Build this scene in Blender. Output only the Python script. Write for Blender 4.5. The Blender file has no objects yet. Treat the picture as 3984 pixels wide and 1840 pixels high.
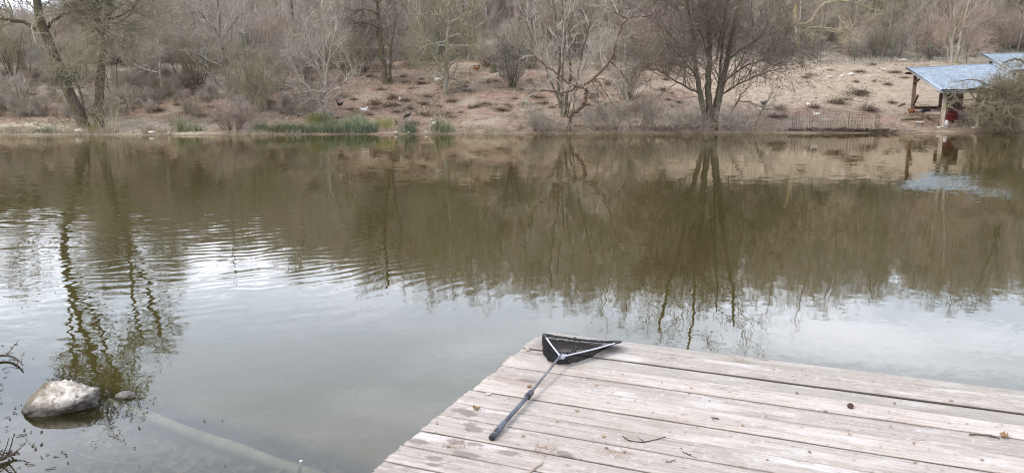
import bpy, math, random
import numpy as np
from mathutils import Vector, Matrix, noise as mn

random.seed(7)
SC = bpy.context.scene
COL = SC.collection
R = math.radians

# ------------------------------------------------------------------ camera model
F, T, H = 3000.0, R(10.4), 2.1
CT, ST = math.cos(T), math.sin(T)
DECK = 0.50

def ray(px, py):
    x = (px - 1992) / F; u = (920 - py) / F
    return (x, CT + u * ST, -ST + u * CT)

def at_y(px, py, Y):
    d = ray(px, py); s = Y / d[1]
    return np.array((d[0] * s, Y, H + d[2] * s))

def at_z(px, py, z):
    d = ray(px, py); s = (z - H) / d[2]
    return np.array((d[0] * s, d[1] * s, z))

def interp(x, xs, ys):
    return float(np.interp(x, xs, ys))

# ------------------------------------------------------------------ terrain
def shore(x):
    xc = max(-60, min(60, x))
    return 42.0 + .06 * xc + .35 * mn.noise((x * .16, 3.1, 0)) + .16 * mn.noise((x * .7, 9.1, 0))

HS_X = [-110, -74, -56, -37, -18, 0, 19, 60]
HS_S = [-.02, .0, .055, .125, .21, .275, .31, .31]

def terrain(x, y):
    s = shore(x)
    t = y - s
    if t >= 0:
        z = interp(t, [0, .35, 2.5, 6, 16, 19, 22], [0, .10, .34, 1.15, 4.2, 4.65, 4.95])
        if t > 22:
            z += interp(x, HS_X, HS_S) * min(t - 22, 48)
            if t > 70: z += .02 * min(t - 70, 300)
        amp = interp(t, [0, 1.5, 5, 25, 60], [.02, .05, .16, .2, .9])
        z += amp * (mn.noise((x * .35, y * .35, 1.7)) + .5 * mn.noise((x * 1.1, y * 1.1, 4.7)))
        if t < 3: z = max(z, t * .06)
        return z
    # lake bed, shallow by the near left bank
    far = max(-1.6, .30 * t)
    near = interp(y, [-60, -8, -2, 1.2, 3, 5.6, 7.5, 10, 14], [1.4, 1.0, .45, .02, -.10, -.26, -.75, -1.3, -1.6])
    if y < 8: near += .03 * mn.noise((x * 1.3, y * 1.3, 2.2))
    return max(far, near) if y < 20 else far

def ground_at(px, py, y0=39.0, y1=125.0):
    d = ray(px, py)
    Y = y0
    while Y < y1:
        s = Y / d[1]
        x, z = d[0] * s, H + d[2] * s
        if Y > shore(x) and terrain(x, Y) >= z:
            return np.array((x, Y, terrain(x, Y)))
        Y += .08
    s = y1 / d[1]
    return np.array((d[0] * s, y1, terrain(d[0] * s, y1)))

# ------------------------------------------------------------------ materials
def new_mat(name):
    m = bpy.data.materials.new(name); m.use_nodes = True
    nt = m.node_tree; nt.nodes.clear()
    return m, nt

def N(nt, t, ins=None, **attrs):
    n = nt.nodes.new('ShaderNode' + t)
    for k, v in attrs.items(): setattr(n, k, v)
    for k, v in (ins or {}).items():
        s = n.inputs[k]
        if isinstance(v, bpy.types.NodeSocket): nt.links.new(v, s)
        else: s.default_value = v
    return n

def rgba(c): return (c[0], c[1], c[2], 1.0)

def mixc(nt, f, a, b, blend='MIX'):
    n = nt.nodes.new('ShaderNodeMix'); n.data_type = 'RGBA'; n.blend_type = blend
    for i, v in ((0, f), (6, a), (7, b)):
        if isinstance(v, bpy.types.NodeSocket): nt.links.new(v, n.inputs[i])
        else: n.inputs[i].default_value = rgba(v) if i else v
    return n.outputs[2]

def mth(nt, op, a, b=None, c=None, clamp=False):
    n = nt.nodes.new('ShaderNodeMath'); n.operation = op; n.use_clamp = clamp
    for i, v in enumerate((a, b, c)):
        if v is None: continue
        if isinstance(v, bpy.types.NodeSocket): nt.links.new(v, n.inputs[i])
        else: n.inputs[i].default_value = v
    return n.outputs[0]

def vmath(nt, op, a, b=None, scale=None):
    n = nt.nodes.new('ShaderNodeVectorMath'); n.operation = op
    for i, v in enumerate((a, b)):
        if v is None: continue
        if isinstance(v, bpy.types.NodeSocket): nt.links.new(v, n.inputs[i])
        else: n.inputs[i].default_value = v
    if scale is not None:
        if isinstance(scale, bpy.types.NodeSocket): nt.links.new(scale, n.inputs['Scale'])
        else: n.inputs['Scale'].default_value = scale
    return n.outputs['Value'] if op in ('DOT_PRODUCT', 'LENGTH') else n.outputs['Vector']

def smooth(nt, v, lo, hi, a=0.0, b=1.0):
    n = nt.nodes.new('ShaderNodeMapRange'); n.interpolation_type = 'SMOOTHSTEP'
    for i, q in ((0, v), (1, lo), (2, hi), (3, a), (4, b)):
        if isinstance(q, bpy.types.NodeSocket): nt.links.new(q, n.inputs[i])
        else: n.inputs[i].default_value = q
    return n.outputs[0]

def noise(nt, vec, scale, detail=4, rough=.55, dist=0.0):
    return N(nt, 'TexNoise', {'Vector': vec, 'Scale': scale, 'Detail': detail, 'Roughness': rough, 'Distortion': dist})

def finish(nt, shader):
    o = nt.nodes.new('ShaderNodeOutputMaterial'); nt.links.new(shader, o.inputs['Surface'])

def pbr(nt, col, rough=.9, normal=None, spec=.3, metal=0.0):
    b = N(nt, 'BsdfPrincipled', {'Roughness': rough, 'Specular IOR Level': spec, 'Metallic': metal})
    if isinstance(col, bpy.types.NodeSocket): nt.links.new(col, b.inputs['Base Color'])
    else: b.inputs['Base Color'].default_value = rgba(col)
    if normal is not None: nt.links.new(normal, b.inputs['Normal'])
    return b.outputs[0]

def bump(nt, h, dist=.01, strength=1.0):
    return N(nt, 'Bump', {'Height': h, 'Distance': dist, 'Strength': strength}).outputs[0]

def mat_noise(name, a, b, scale=6, rough=.85, c=None, cscale=1.5, bumpd=0.0, vary=0.0, spec=.25, stretch=None):
    """two or three natural colours broken up by noise; vary = brightness spread between objects"""
    m, nt = new_mat(name)
    co = N(nt, 'TexCoord').outputs['Object']
    if stretch: co = N(nt, 'Mapping', {'Vector': co, 'Scale': stretch}).outputs[0]
    n1 = noise(nt, co, scale, 5, .6).outputs[0]
    col = mixc(nt, smooth(nt, n1, .33, .67), a, b)
    if c:
        n2 = noise(nt, co, cscale, 3).outputs[0]
        col = mixc(nt, smooth(nt, n2, .45, .68), col, c)
    if vary:
        rnd = N(nt, 'ObjectInfo').outputs['Random']
        f = mth(nt, 'MULTIPLY_ADD', rnd, 2 * vary, 1 - vary)
        col = vmath(nt, 'SCALE', col, scale=f)
    nrm = bump(nt, n1, bumpd) if bumpd else None
    finish(nt, pbr(nt, col, rough, nrm, spec))
    return m

M = {}
M['bark_grey'] = mat_noise('bark_grey', (.17, .14, .105), (.34, .285, .225), 5, c=(.10, .085, .06), cscale=1.2, bumpd=.03, stretch=(3, 3, .6))
M['bark_dark'] = mat_noise('bark_dark', (.085, .066, .045), (.19, .15, .105), 5, c=(.12, .115, .05), cscale=.9, bumpd=.02, stretch=(3, 3, .7))
M['bark_pale'] = mat_noise('bark_pale', (.25, .22, .17), (.42, .38, .30), 4, c=(.26, .24, .14), cscale=1.0, stretch=(2, 2, .7))
M['bark_lichen'] = mat_noise('bark_lichen', (.23, .21, .13), (.40, .36, .26), 4, c=(.30, .28, .12), cscale=1.0, stretch=(2, 2, 1))
M['bark_brown'] = mat_noise('bark_brown', (.12, .075, .05), (.20, .14, .10), 5, bumpd=.02, stretch=(3, 3, .7))
M['twig_tan'] = mat_noise('twig_tan', (.33, .275, .21), (.53, .47, .38), 2, vary=.22)
M['twig_grey'] = mat_noise('twig_grey', (.31, .275, .22), (.50, .455, .38), 2, vary=.22)
M['twig_olive'] = mat_noise('twig_olive', (.28, .245, .155), (.42, .37, .255), 2, vary=.18)
M['twig_dark'] = mat_noise('twig_dark', (.16, .125, .095), (.28, .23, .175), 2, vary=.15)
M['twig_willow'] = mat_noise('twig_willow', (.22, .185, .115), (.37, .315, .21), 2)
M['twig_red'] = mat_noise('twig_red', (.30, .225, .175), (.47, .375, .30), 2, vary=.2)
M['wood_bark'] = mat_noise('wood_bark', (.26, .225, .175), (.48, .43, .355), 2.5, c=(.15, .14, .08), cscale=.5, vary=.28, stretch=(2, 2, .5))
M['cone'] = mat_noise('cone', (.075, .045, .032), (.16, .10, .075), 9)
M['ivy'] = mat_noise('ivy', (.075, .08, .04), (.15, .15, .085), 9)
M['rush'] = mat_noise('rush', (.17, .20, .10), (.31, .32, .18), 5, c=(.30, .28, .14), cscale=2.4, vary=.2)
M['rush_blue'] = mat_noise('rush_blue', (.12, .155, .10), (.25, .28, .18), 5, c=(.25, .25, .14), cscale=2.0, vary=.2)
M['rush_yellow'] = mat_noise('rush_yellow', (.22, .22, .07), (.36, .33, .13), 5, vary=.2)
M['straw'] = mat_noise('straw', (.30, .235, .16), (.48, .40, .29), 1.4, c=(.22, .15, .11), cscale=.4)
M['sedge'] = mat_noise('sedge', (.15, .11, .08), (.33, .255, .185), 5, vary=.2)
M['reed'] = mat_noise('reed', (.42, .34, .23), (.58, .49, .36), 5)
M['stick'] = mat_noise('stick', (.30, .24, .17), (.50, .42, .32), 6, vary=.2)
M['stone_pale'] = mat_noise('stone_pale', (.50, .46, .39), (.72, .68, .60), 6, vary=.15, bumpd=.02)
M['hen_white'] = mat_noise('hen_white', (.72, .68, .60), (.84, .81, .74), 12)
M['hen_black'] = mat_noise('hen_black', (.022, .021, .022), (.055, .05, .047), 12)
M['hen_brown'] = mat_noise('hen_brown', (.20, .07, .03), (.30, .12, .05), 12)
M['hen_grey'] = mat_noise('hen_grey', (.42, .38, .32), (.62, .58, .5), 12)
M['comb'] = mat_noise('comb', (.42, .03, .02), (.52, .06, .04), 12)
M['leg_yellow'] = mat_noise('leg_yellow', (.45, .30, .08), (.55, .38, .12), 12)
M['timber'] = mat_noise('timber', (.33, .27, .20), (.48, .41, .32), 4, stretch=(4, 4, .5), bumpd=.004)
M['timber_dark'] = mat_noise('timber_dark', (.11, .065, .045), (.18, .115, .08), 4, stretch=(4, 4, .5), bumpd=.004)  # darker timber; on the shelter's back posts its tone carries the roof shade
M['metal_roof'] = mat_noise('metal_roof', (.20, .245, .275), (.31, .36, .395), 2, rough=.42, spec=.5)
M['roof_trim'] = mat_noise('roof_trim', (.50, .58, .63), (.62, .68, .72), 2, rough=.45)
M['black_plastic'] = mat_noise('black_plastic', (.016, .016, .018), (.03, .03, .034), 9, rough=.42, spec=.5)
M['grey_plastic'] = mat_noise('grey_plastic', (.07, .075, .085), (.11, .115, .125), 20, rough=.4, spec=.5)
M['grey_tube'] = mat_noise('grey_tube', (.12, .11, .11), (.17, .16, .16), 14, rough=.3, spec=.6)
M['white_alloy'] = mat_noise('white_alloy', (.50, .51, .52), (.64, .64, .65), 20, rough=.32, spec=.5)
M['bracket'] = mat_noise('bracket', (.40, .43, .45), (.48, .51, .53), 20, rough=.4)
M['red_bin'] = mat_noise('red_bin', (.13, .018, .02), (.19, .028, .028), 4, rough=.45)
M['white_bucket'] = mat_noise('white_bucket', (.68, .67, .63), (.78, .77, .73), 4, rough=.5)
M['dark_tub'] = mat_noise('dark_tub', (.02, .022, .03), (.045, .045, .055), 4, rough=.5)
M['wire'] = mat_noise('wire', (.13, .12, .11), (.22, .2, .18), 4, rough=.5)
M['wire_rust'] = mat_noise('wire_rust', (.10, .07, .055), (.17, .12, .09), 4, rough=.6)
M['wire_green'] = mat_noise('wire_green', (.06, .10, .075), (.10, .14, .11), 4, rough=.5)
M['cord'] = mat_noise('cord', (.60, .56, .5), (.72, .68, .62), 4)
M['leaf_dry'] = mat_noise('leaf_dry', (.25, .15, .08), (.42, .29, .18), 20, vary=.25)
M['leaf_dark'] = mat_noise('leaf_dark', (.05, .038, .028), (.12, .09, .06), 20, vary=.25)
M['leaf_sunk'] = mat_noise('leaf_sunk', (.15, .13, .095), (.44, .39, .29), 2.6)
M['log_sunk'] = mat_noise('log_sunk', (.52, .50, .38), (.72, .70, .56), 5, c=(.33, .33, .22), cscale=3)

def mat_rock():
    m, nt = new_mat('limestone')
    co = N(nt, 'TexCoord').outputs['Object']
    n1 = noise(nt, co, 9, 8, .65).outputs[0]
    n2 = noise(nt, co, 26, 5, .7).outputs[0]
    n3 = noise(nt, co, 4, 3, .5).outputs[0]
    col = mixc(nt, smooth(nt, n1, .34, .64), (.33, .27, .20), (.72, .65, .54))
    col = mixc(nt, mth(nt, 'MULTIPLY', smooth(nt, n2, .50, .62), .7), col, (.15, .11, .085))
    sep = N(nt, 'SeparateXYZ', {'Vector': co})
    # brown algae on the lower left end of the rock and along its wet foot
    a = mth(nt, 'ADD', sep.outputs[0], mth(nt, 'MULTIPLY_ADD', n3, .5, -.25))
    f = smooth(nt, a, -.16, -.02, 1, 0)
    col = mixc(nt, mth(nt, 'MULTIPLY', f, .85), col, (.14, .115, .06))
    zz = mth(nt, 'ADD', sep.outputs[2], mth(nt, 'MULTIPLY_ADD', n3, .12, -.06))
    w = smooth(nt, zz, .0, .085, 1, 0)
    col = mixc(nt, mth(nt, 'MULTIPLY', w, .88), col, (.045, .035, .025))
    h = mth(nt, 'ADD', n1, mth(nt, 'MULTIPLY', n2, .5))
    rough = mth(nt, 'MULTIPLY_ADD', w, -.5, .9)
    b = N(nt, 'BsdfPrincipled', {'Base Color': col, 'Roughness': rough, 'Normal': bump(nt, h, .035)})
    finish(nt, b.outputs[0])
    return m
M['limestone'] = mat_rock()

def mat_ground():
    m, nt = new_mat('bank_soil')
    co = N(nt, 'NewGeometry').outputs['Position']
    z = N(nt, 'Attribute', attribute_name='zone')
    sep = N(nt, 'SeparateColor', {'Color': z.outputs['Color']})
    n1 = noise(nt, co, 2.6, 8, .68).outputs[0]
    n2 = noise(nt, co, .5, 4, .55).outputs[0]
    n3 = noise(nt, co, 9, 5, .7).outputs[0]
    soil = mixc(nt, smooth(nt, n1, .34, .66), (.205, .135, .096), (.355, .25, .18))
    soil = mixc(nt, smooth(nt, n2, .46, .66), soil, (.34, .275, .20))
    pale = mixc(nt, smooth(nt, n1, .34, .66), (.30, .225, .16), (.46, .37, .27))
    sand = mixc(nt, smooth(nt, n1, .3, .7), (.30, .24, .165), (.50, .43, .30))
    leaf = mixc(nt, smooth(nt, n1, .36, .64), (.21, .17, .13), (.43, .365, .285))
    mud = mixc(nt, smooth(nt, n1, .3, .7), (.10, .082, .055), (.22, .19, .13))
    wob = mth(nt, 'MULTIPLY_ADD', n2, .7, -.35)
    col = mixc(nt, smooth(nt, mth(nt, 'ADD', sep.outputs[0], wob), .3, .7), soil, pale)
    col = mixc(nt, smooth(nt, mth(nt, 'ADD', sep.outputs[1], wob), .3, .7), col, sand)
    col = mixc(nt, smooth(nt, mth(nt, 'ADD', sep.outputs[2], wob), .3, .7), col, leaf)
    zz = N(nt, 'SeparateXYZ', {'Vector': co}).outputs[2]
    col = mixc(nt, smooth(nt, zz, -.02, .07, 1, 0), col, mud)
    col = mixc(nt, mth(nt, 'MULTIPLY', smooth(nt, n3, .60, .70), .5), col, (.52, .46, .36))
    col = mixc(nt, mth(nt, 'MULTIPLY', smooth(nt, n3, .40, .31), .6), col, (.10, .07, .05))
    finish(nt, pbr(nt, col, .95, bump(nt, mth(nt, 'ADD', n1, n3), .06), .15))
    return m
M['bank_soil'] = mat_ground()

# ------------------------------------------------------------------ scene helpers
def tag(o, label=None, cat=None, group=None, kind=None):
    if label: o['label'] = label
    if cat: o['category'] = cat
    if group: o['group'] = group
    if kind: o['kind'] = kind
    return o

def link(o, parent=None):
    COL.objects.link(o)
    if parent is not None: o.parent = parent
    return o

def empty(name, loc, rz=0.0):
    o = bpy.data.objects.new(name, None); o.empty_display_size = .2
    o.location = tuple(loc); o.rotation_euler = (0, 0, rz)
    return link(o)

def copy_tree(o, parent=None):
    c = o.copy(); link(c)
    if parent is not None: c.parent = parent
    for k in [k for k in o.keys() if k in ('label',) and parent is None]: del c[k]
    for ch in list(o.children): copy_tree(ch, c)
    return c

def mesh_np(name, verts, faces, mats, smooth_=True, mat_idx=None):
    """faces: (n,k) int array or list of arrays with different k"""
    me = bpy.data.meshes.new(name)
    fl = faces if isinstance(faces, list) else [faces]
    fl = [np.asarray(f, dtype=np.int32) for f in fl if len(f)]
    verts = np.asarray(verts, dtype=np.float32)
    me.vertices.add(len(verts)); me.vertices.foreach_set('co', verts.ravel())
    tot = sum(f.size for f in fl); npoly = sum(len(f) for f in fl)
    me.loops.add(tot); me.polygons.add(npoly)
    me.loops.foreach_set('vertex_index', np.concatenate([f.ravel() for f in fl]))
    starts = []; s = 0
    for f in fl:
        k = f.shape[1]; starts.append(s + np.arange(len(f)) * k); s += f.size
    me.polygons.foreach_set('loop_start', np.concatenate(starts).astype(np.int32))
    if smooth_: me.polygons.foreach_set('use_smooth', np.ones(npoly, dtype=bool))
    if mat_idx is not None: me.polygons.foreach_set('material_index', np.asarray(mat_idx, dtype=np.int32))
    for mm in (mats if isinstance(mats, (list, tuple)) else [mats]): me.materials.append(mm)
    me.update(calc_edges=True)
    return me

class MB:
    """collects quads and triangles of one mesh"""
    def __init__(s): s.v = []; s.q = []; s.t = []; s.n = 0
    def add(s, v, q=None, t=None):
        v = np.asarray(v, dtype=float).reshape(-1, 3)
        if q is not None and len(q): s.q.append(np.asarray(q, dtype=np.int64).reshape(-1, 4) + s.n)
        if t is not None and len(t): s.t.append(np.asarray(t, dtype=np.int64).reshape(-1, 3) + s.n)
        s.v.append(v); s.n += len(v)
    def mesh(s, name, mats, smooth_=True):
        fs = []
        if s.q: fs.append(np.concatenate(s.q))
        if s.t: fs.append(np.concatenate(s.t))
        return mesh_np(name, np.concatenate(s.v), fs, mats, smooth_)
    def build(s, name, mats, parent=None, smooth_=True):
        return link(bpy.data.objects.new(name, s.mesh(name, mats, smooth_)), parent)
    # shapes
    def box(s, c, size, rot=None, bev=0.0):
        c = np.asarray(c, float); h = np.asarray(size, float) / 2
        b = min(bev, *(h * .9)) if bev else 0
        if not b:
            v = np.array([(x, y, z) for x in (-1, 1) for y in (-1, 1) for z in (-1, 1)]) * h
            q = [(0, 1, 3, 2), (4, 6, 7, 5), (0, 4, 5, 1), (2, 3, 7, 6), (0, 2, 6, 4), (1, 5, 7, 3)]
            t = None
        else:
            v = []; idx = {}
            for x in (-1, 1):
                for y in (-1, 1):
                    for z in (-1, 1):
                        for a in range(3):
                            p = np.array((x, y, z), float) * (h - b); p[a] += (x, y, z)[a] * b
                            idx[(x, y, z, a)] = len(v); v.append(p)
            v = np.array(v); q = []; t = []
            for a in range(3):
                o1, o2 = [k for k in range(3) if k != a]
                for sg in (-1, 1):
                    def K(i, j, aa=a, s_=sg, o1=o1, o2=o2):
                        k = [0, 0, 0]; k[aa] = s_; k[o1] = i; k[o2] = j; return (k[0], k[1], k[2], aa)
                    q.append([idx[K(-1, -1)], idx[K(1, -1)], idx[K(1, 1)], idx[K(-1, 1)]])
            for a in range(3):       # edge strips, edge runs along axis a
                o1, o2 = [k for k in range(3) if k != a]
                for i in (-1, 1):
                    for j in (-1, 1):
                        def K(e, face, a=a, o1=o1, o2=o2, i=i, j=j):
                            k = [0, 0, 0]; k[a] = e; k[o1] = i; k[o2] = j; return (k[0], k[1], k[2], face)
                        q.append([idx[K(-1, o1)], idx[K(1, o1)], idx[K(1, o2)], idx[K(-1, o2)]])
            for x in (-1, 1):
                for y in (-1, 1):
                    for z in (-1, 1): t.append([idx[(x, y, z, 0)], idx[(x, y, z, 1)], idx[(x, y, z, 2)]])
        if rot is not None: v = v @ np.array(rot).T
        s.add(v + c, q, t)
    def bar(s, p, q, w, h=None, roll=0.0, bev=0.006):
        p = np.asarray(p, float); q = np.asarray(q, float); d = q - p; L = np.linalg.norm(d)
        m = Vector(d).to_track_quat('Z', 'Y').to_matrix() @ Matrix.Rotation(roll, 3, 'Z')
        s.box((p + q) / 2, (w, h or w, L), m, bev)
    def tube(s, pts, rad, sides=8, cap=True):
        pts = np.asarray(pts, float); n = len(pts)
        rad = np.full(n, rad) if np.isscalar(rad) else np.asarray(rad, float)
        V, Q = tube_batch(pts[None], rad[None], sides)
        t = []
        if cap:
            V = np.concatenate([V, pts[[0, -1]]]); a = len(V) - 2
            for k in range(sides):
                t.append((a, (k + 1) % sides, k)); o = (n - 1) * sides
                t.append((a + 1, o + k, o + (k + 1) % sides))
        s.add(V, Q, t)

def tube_batch(P, Rr, sides):
    """P (B,n,3), Rr (B,n) -> verts, quads"""
    B, n, _ = P.shape
    tg = np.gradient(P, axis=1)
    tg /= np.linalg.norm(tg, axis=2, keepdims=True) + 1e-9
    mean = np.abs(P[:, -1] - P[:, 0])
    ref = np.zeros((B, 3)); ref[np.arange(B), np.argmin(mean, axis=1)] = 1
    u = np.cross(tg, ref[:, None, :]); u /= np.linalg.norm(u, axis=2, keepdims=True) + 1e-9
    w = np.cross(tg, u)
    a = np.arange(sides) * 2 * math.pi / sides
    V = P[:, :, None, :] + Rr[:, :, None, None] * (np.cos(a)[None, None, :, None] * u[:, :, None, :] + np.sin(a)[None, None, :, None] * w[:, :, None, :])
    k = np.arange(sides); k2 = (k + 1) % sides
    q = np.stack([k, k2, k2 + sides, k + sides], 1)
    q = (q[None] + (np.arange(n - 1) * sides)[:, None, None]).reshape(-1, 4)
    Q = (q[None] + (np.arange(B) * n * sides)[:, None, None]).reshape(-1, 4)
    return V.reshape(-1, 3), Q

def add_polys(mb, polys, sides):
    by = {}
    for p, r in polys: by.setdefault(len(p), []).append((p, r))
    for n, L in by.items():
        V, Q = tube_batch(np.array([p for p, r in L]), np.array([r for p, r in L]), sides)
        mb.add(V, Q)

# ------------------------------------------------------------------ trees
def poly_branch(rng, p, d, L, r0, r1, n, wander, up):
    pts = [p]; d = d / (np.linalg.norm(d) + 1e-9); st = L / n
    W = rng.normal(0, wander, (n, 3))
    for i in range(n):
        d = d + W[i]; d[2] += up
        d = d / math.sqrt(d[0] * d[0] + d[1] * d[1] + d[2] * d[2])
        p = p + d * st; pts.append(p)
    return np.array(pts), np.linspace(r0, r1, n + 1)

def spawn(rng, poly, lev, P, out):
    pts, rad = poly
    m = len(pts) - 1
    n = P['n'][lev]
    n = int(n) + (rng.random() < n - int(n))
    for k in range(n):
        t = P['t0'][lev] + (1 - P['t0'][lev]) * ((k + rng.random()) / n)
        f = min(t * m, m - 1e-6); i = int(f); f -= i
        p = pts[i] * (1 - f) + pts[i + 1] * f
        tg = pts[i + 1] - pts[i]; tg = tg / (np.linalg.norm(tg) + 1e-9)
        v = np.cross(tg, rng.normal(0, 1, 3)); v /= np.linalg.norm(v) + 1e-9
        a = R(P['ang'][lev] + rng.normal(0, 10))
        d = tg * math.cos(a) + v * math.sin(a)
        L = P['len'][lev] * (1.2 - P.get('taper', .6) * t) * rng.uniform(.55, 1.3)
        r = min((rad[i] * (1 - f) + rad[i + 1] * f) * .75, P['rad'][lev])
        c = poly_branch(rng, p, d, L, r, max(r * .35, P.get('rmin', .004)), P['seg'][lev], P['wan'][lev], P['up'][lev])
        out[lev + 1].append(c)
        if lev + 1 < len(P['n']): spawn(rng, c, lev + 1, P, out)

def catmull(pts, sub):
    pts = np.asarray(pts, float)
    if len(pts) < 3: 
        return np.array([pts[0] * (1 - t) + pts[-1] * t for t in np.linspace(0, 1, sub + 1)])
    P = np.vstack([2 * pts[0] - pts[1], pts, 2 * pts[-1] - pts[-2]]); out = []
    for i in range(1, len(P) - 2):
        for k in range(sub):
            t = k / sub
            out.append(.5 * ((2 * P[i]) + (-P[i - 1] + P[i + 1]) * t + (2 * P[i - 1] - 5 * P[i] + 4 * P[i + 1] - P[i + 2]) * t * t
                             + (-P[i - 1] + 3 * P[i] - 3 * P[i + 1] + P[i + 2]) * t ** 3))
    out.append(P[-2])
    return np.array(out)

SIDES = [8, 6, 4, 3, 3, 3]

def tree_meshes(levels, base, tm, cm, split, extra=None):
    a, b = MB(), MB()
    for i, lv in enumerate(levels):
        if not lv: continue
        lv = [(p - base, r) for p, r in lv]
        add_polys(a if i < split else b, lv, SIDES[i])
    if extra is not None: extra(b, levels, base)
    ta = a.mesh('trunk', tm) if a.n else None
    tb = b.mesh('crown', cm) if b.n else None
    return ta, tb

def make_tree(name, label, cat, levels, base, tm, cm, split=1, group=None, extra=None, part=('trunk', 'crown')):
    root = empty(name, base)
    tag(root, label, cat, group)
    ta, tb = tree_meshes(levels, np.asarray(base), tm, cm, split, None)
    if ta: link(bpy.data.objects.new(part[0], ta), root)
    if tb: link(bpy.data.objects.new(part[1], tb), root)
    if extra: extra(root, levels, np.asarray(base))
    return root

def limbs_px(Y, specs, rng, wob=.03):
    """specs: (pixel polyline, width at start px, width at end px, depth drift)"""
    res = []
    for pts, w0, w1, dy in specs:
        n = len(pts)
        W = [at_y(px, py, Y + dy * (i / (n - 1))) for i, (px, py) in enumerate(pts)]
        C = catmull(W, 5)
        C[1:-1] += rng.normal(0, wob, (len(C) - 2, 3))
        k = Y / F / 2
        res.append((C, np.linspace(w0 * k, w1 * k, len(C))))
    return res

def hero(name, label, cat, base_px, specs, P, tm, cm, seed, split=2, Y=None, group=None, extra=None, wob=.03, sink=.25):
    rng = np.random.default_rng(seed)
    b = ground_at(*base_px) if Y is None else None
    if b is None:
        b = at_y(base_px[0], base_px[1], Y); b[2] = terrain(b[0], b[1])
    Yb = b[1]
    lv = [[] for _ in range(len(P['n']) + 1)]
    L = limbs_px(Yb, specs, rng, wob)
    # the first limb(s) start at the base: push their foot into the ground
    for C, r in L:
        if abs(C[0][2] - b[2]) < .6 and abs(C[0][0] - b[0]) < .8:
            C[0] = C[0] + (C[0] - C[1]) / (np.linalg.norm(C[0] - C[1]) + 1e-6) * sink
            r[0] *= 1.35; r[1] *= 1.12
    lv[0] = L
    for l in L: spawn(rng, l, 0, P, lv)
    return make_tree(name, label, cat, lv, b, tm, cm, split, group, extra)

def shrub_levels(rng, base, n, h, spread, r, P, up=.05):
    lv = [[] for _ in range(len(P['n']) + 1)]
    for k in range(n):
        a = rng.uniform(0, 6.283); s = spread * math.sqrt(rng.uniform(.02, 1))
        d = np.array((math.cos(a) * s, math.sin(a) * s, 1.0))
        p0 = base + np.array((math.cos(a), math.sin(a), 0)) * rng.uniform(0, .15) * (1 + spread) + np.array((0, 0, -.15))
        q = poly_branch(rng, p0, d, h * rng.uniform(.65, 1.1), r * rng.uniform(.6, 1.1), r * .3, 7, .10, up)
        lv[0].append(q); spawn(rng, q, 0, P, lv)
    return lv

# ------------------------------------------------------------------ camera, sky, sun
cam = bpy.data.cameras.new('camera'); co_ = bpy.data.objects.new('camera', cam); COL.objects.link(co_)
cam.sensor_width = 36.0; cam.lens = 36.0 * F / 3984; cam.clip_end = 3000; cam.clip_start = .05
co_.location = (0, 0, H); co_.rotation_euler = (math.pi / 2 - T, 0, 0)
SC.camera = co_

SUN_EL, SUN_AZ = R(46), R(-118)        # azimuth measured from +Y towards +X
w = bpy.data.worlds.new('World'); SC.world = w; w.use_nodes = True
nt = w.node_tree; nt.nodes.clear()
sky = N(nt, 'TexSky', sky_type='NISHITA', sun_disc=False, sun_elevation=SUN_EL, sun_rotation=SUN_AZ, air_density=1.0, dust_density=2.5, ozone_density=1.0)
dirv = N(nt, 'TexCoord').outputs['Generated']
sep = N(nt, 'SeparateXYZ', {'Vector': dirv})
zc = mth(nt, 'MAXIMUM', sep.outputs[2], .04)
pl = N(nt, 'CombineXYZ', {'X': mth(nt, 'DIVIDE', sep.outputs[0], zc), 'Y': mth(nt, 'DIVIDE', sep.outputs[1], zc), 'Z': 0.0}).outputs[0]
pl = N(nt, 'Mapping', {'Vector': pl, 'Scale': (.55, 1.0, 1.0), 'Rotation': (0, 0, R(-18)), 'Location': (3.1, 1.7, 0)}).outputs[0]
c1 = noise(nt, pl, .75, 7, .56, .4).outputs[0]
cl = smooth(nt, c1, .36, .66)
cloud = mixc(nt, cl, (6.9, 7.9, 10.0), (12.8, 13.5, 16.2))
bank = mth(nt, 'MULTIPLY', smooth(nt, sep.outputs[2], .80, .22), smooth(nt, sep.outputs[1], -.2, .6))      # brighter cloud low over the far hill
cloud = vmath(nt, 'SCALE', cloud, scale=mth(nt, 'MULTIPLY_ADD', bank, 1.05, 1.0))
skyc = mixc(nt, .80, sky.outputs[0], cloud)
bg = N(nt, 'Background', {'Color': skyc, 'Strength': .10})
o = nt.nodes.new('ShaderNodeOutputWorld'); nt.links.new(bg.outputs[0], o.inputs['Surface'])

sl = bpy.data.lights.new('sun', 'SUN'); sl.energy = 1.4; sl.angle = R(14); sl.color = (1, .95, .88)
so = bpy.data.objects.new('sun', sl); COL.objects.link(so)
sd = Vector((math.sin(SUN_AZ) * math.cos(SUN_EL), math.cos(SUN_AZ) * math.cos(SUN_EL), math.sin(SUN_EL)))
so.rotation_euler = (-sd).to_track_quat('-Z', 'Y').to_euler()

SC.view_settings.view_transform = 'Standard'; SC.view_settings.look = 'None'
SC.view_settings.gamma = 1.0; SC.view_settings.exposure = 0.63; SC.view_settings.use_curve_mapping = False
SC.render.engine = 'CYCLES'
cy = SC.cycles
cy.use_denoising = True; cy.filter_width = 1.1
cy.max_bounces = 8; cy.diffuse_bounces = 3; cy.glossy_bounces = 3; cy.transparent_max_bounces = 16; cy.transmission_bounces = 2
cy.sample_clamp_indirect = 6

# ------------------------------------------------------------------ ground and water
def axis(parts):
    a = []
    for lo, hi, st in parts: a += list(np.arange(lo, hi - 1e-6, st))
    a.append(parts[-1][1]); return np.array(a)

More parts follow.
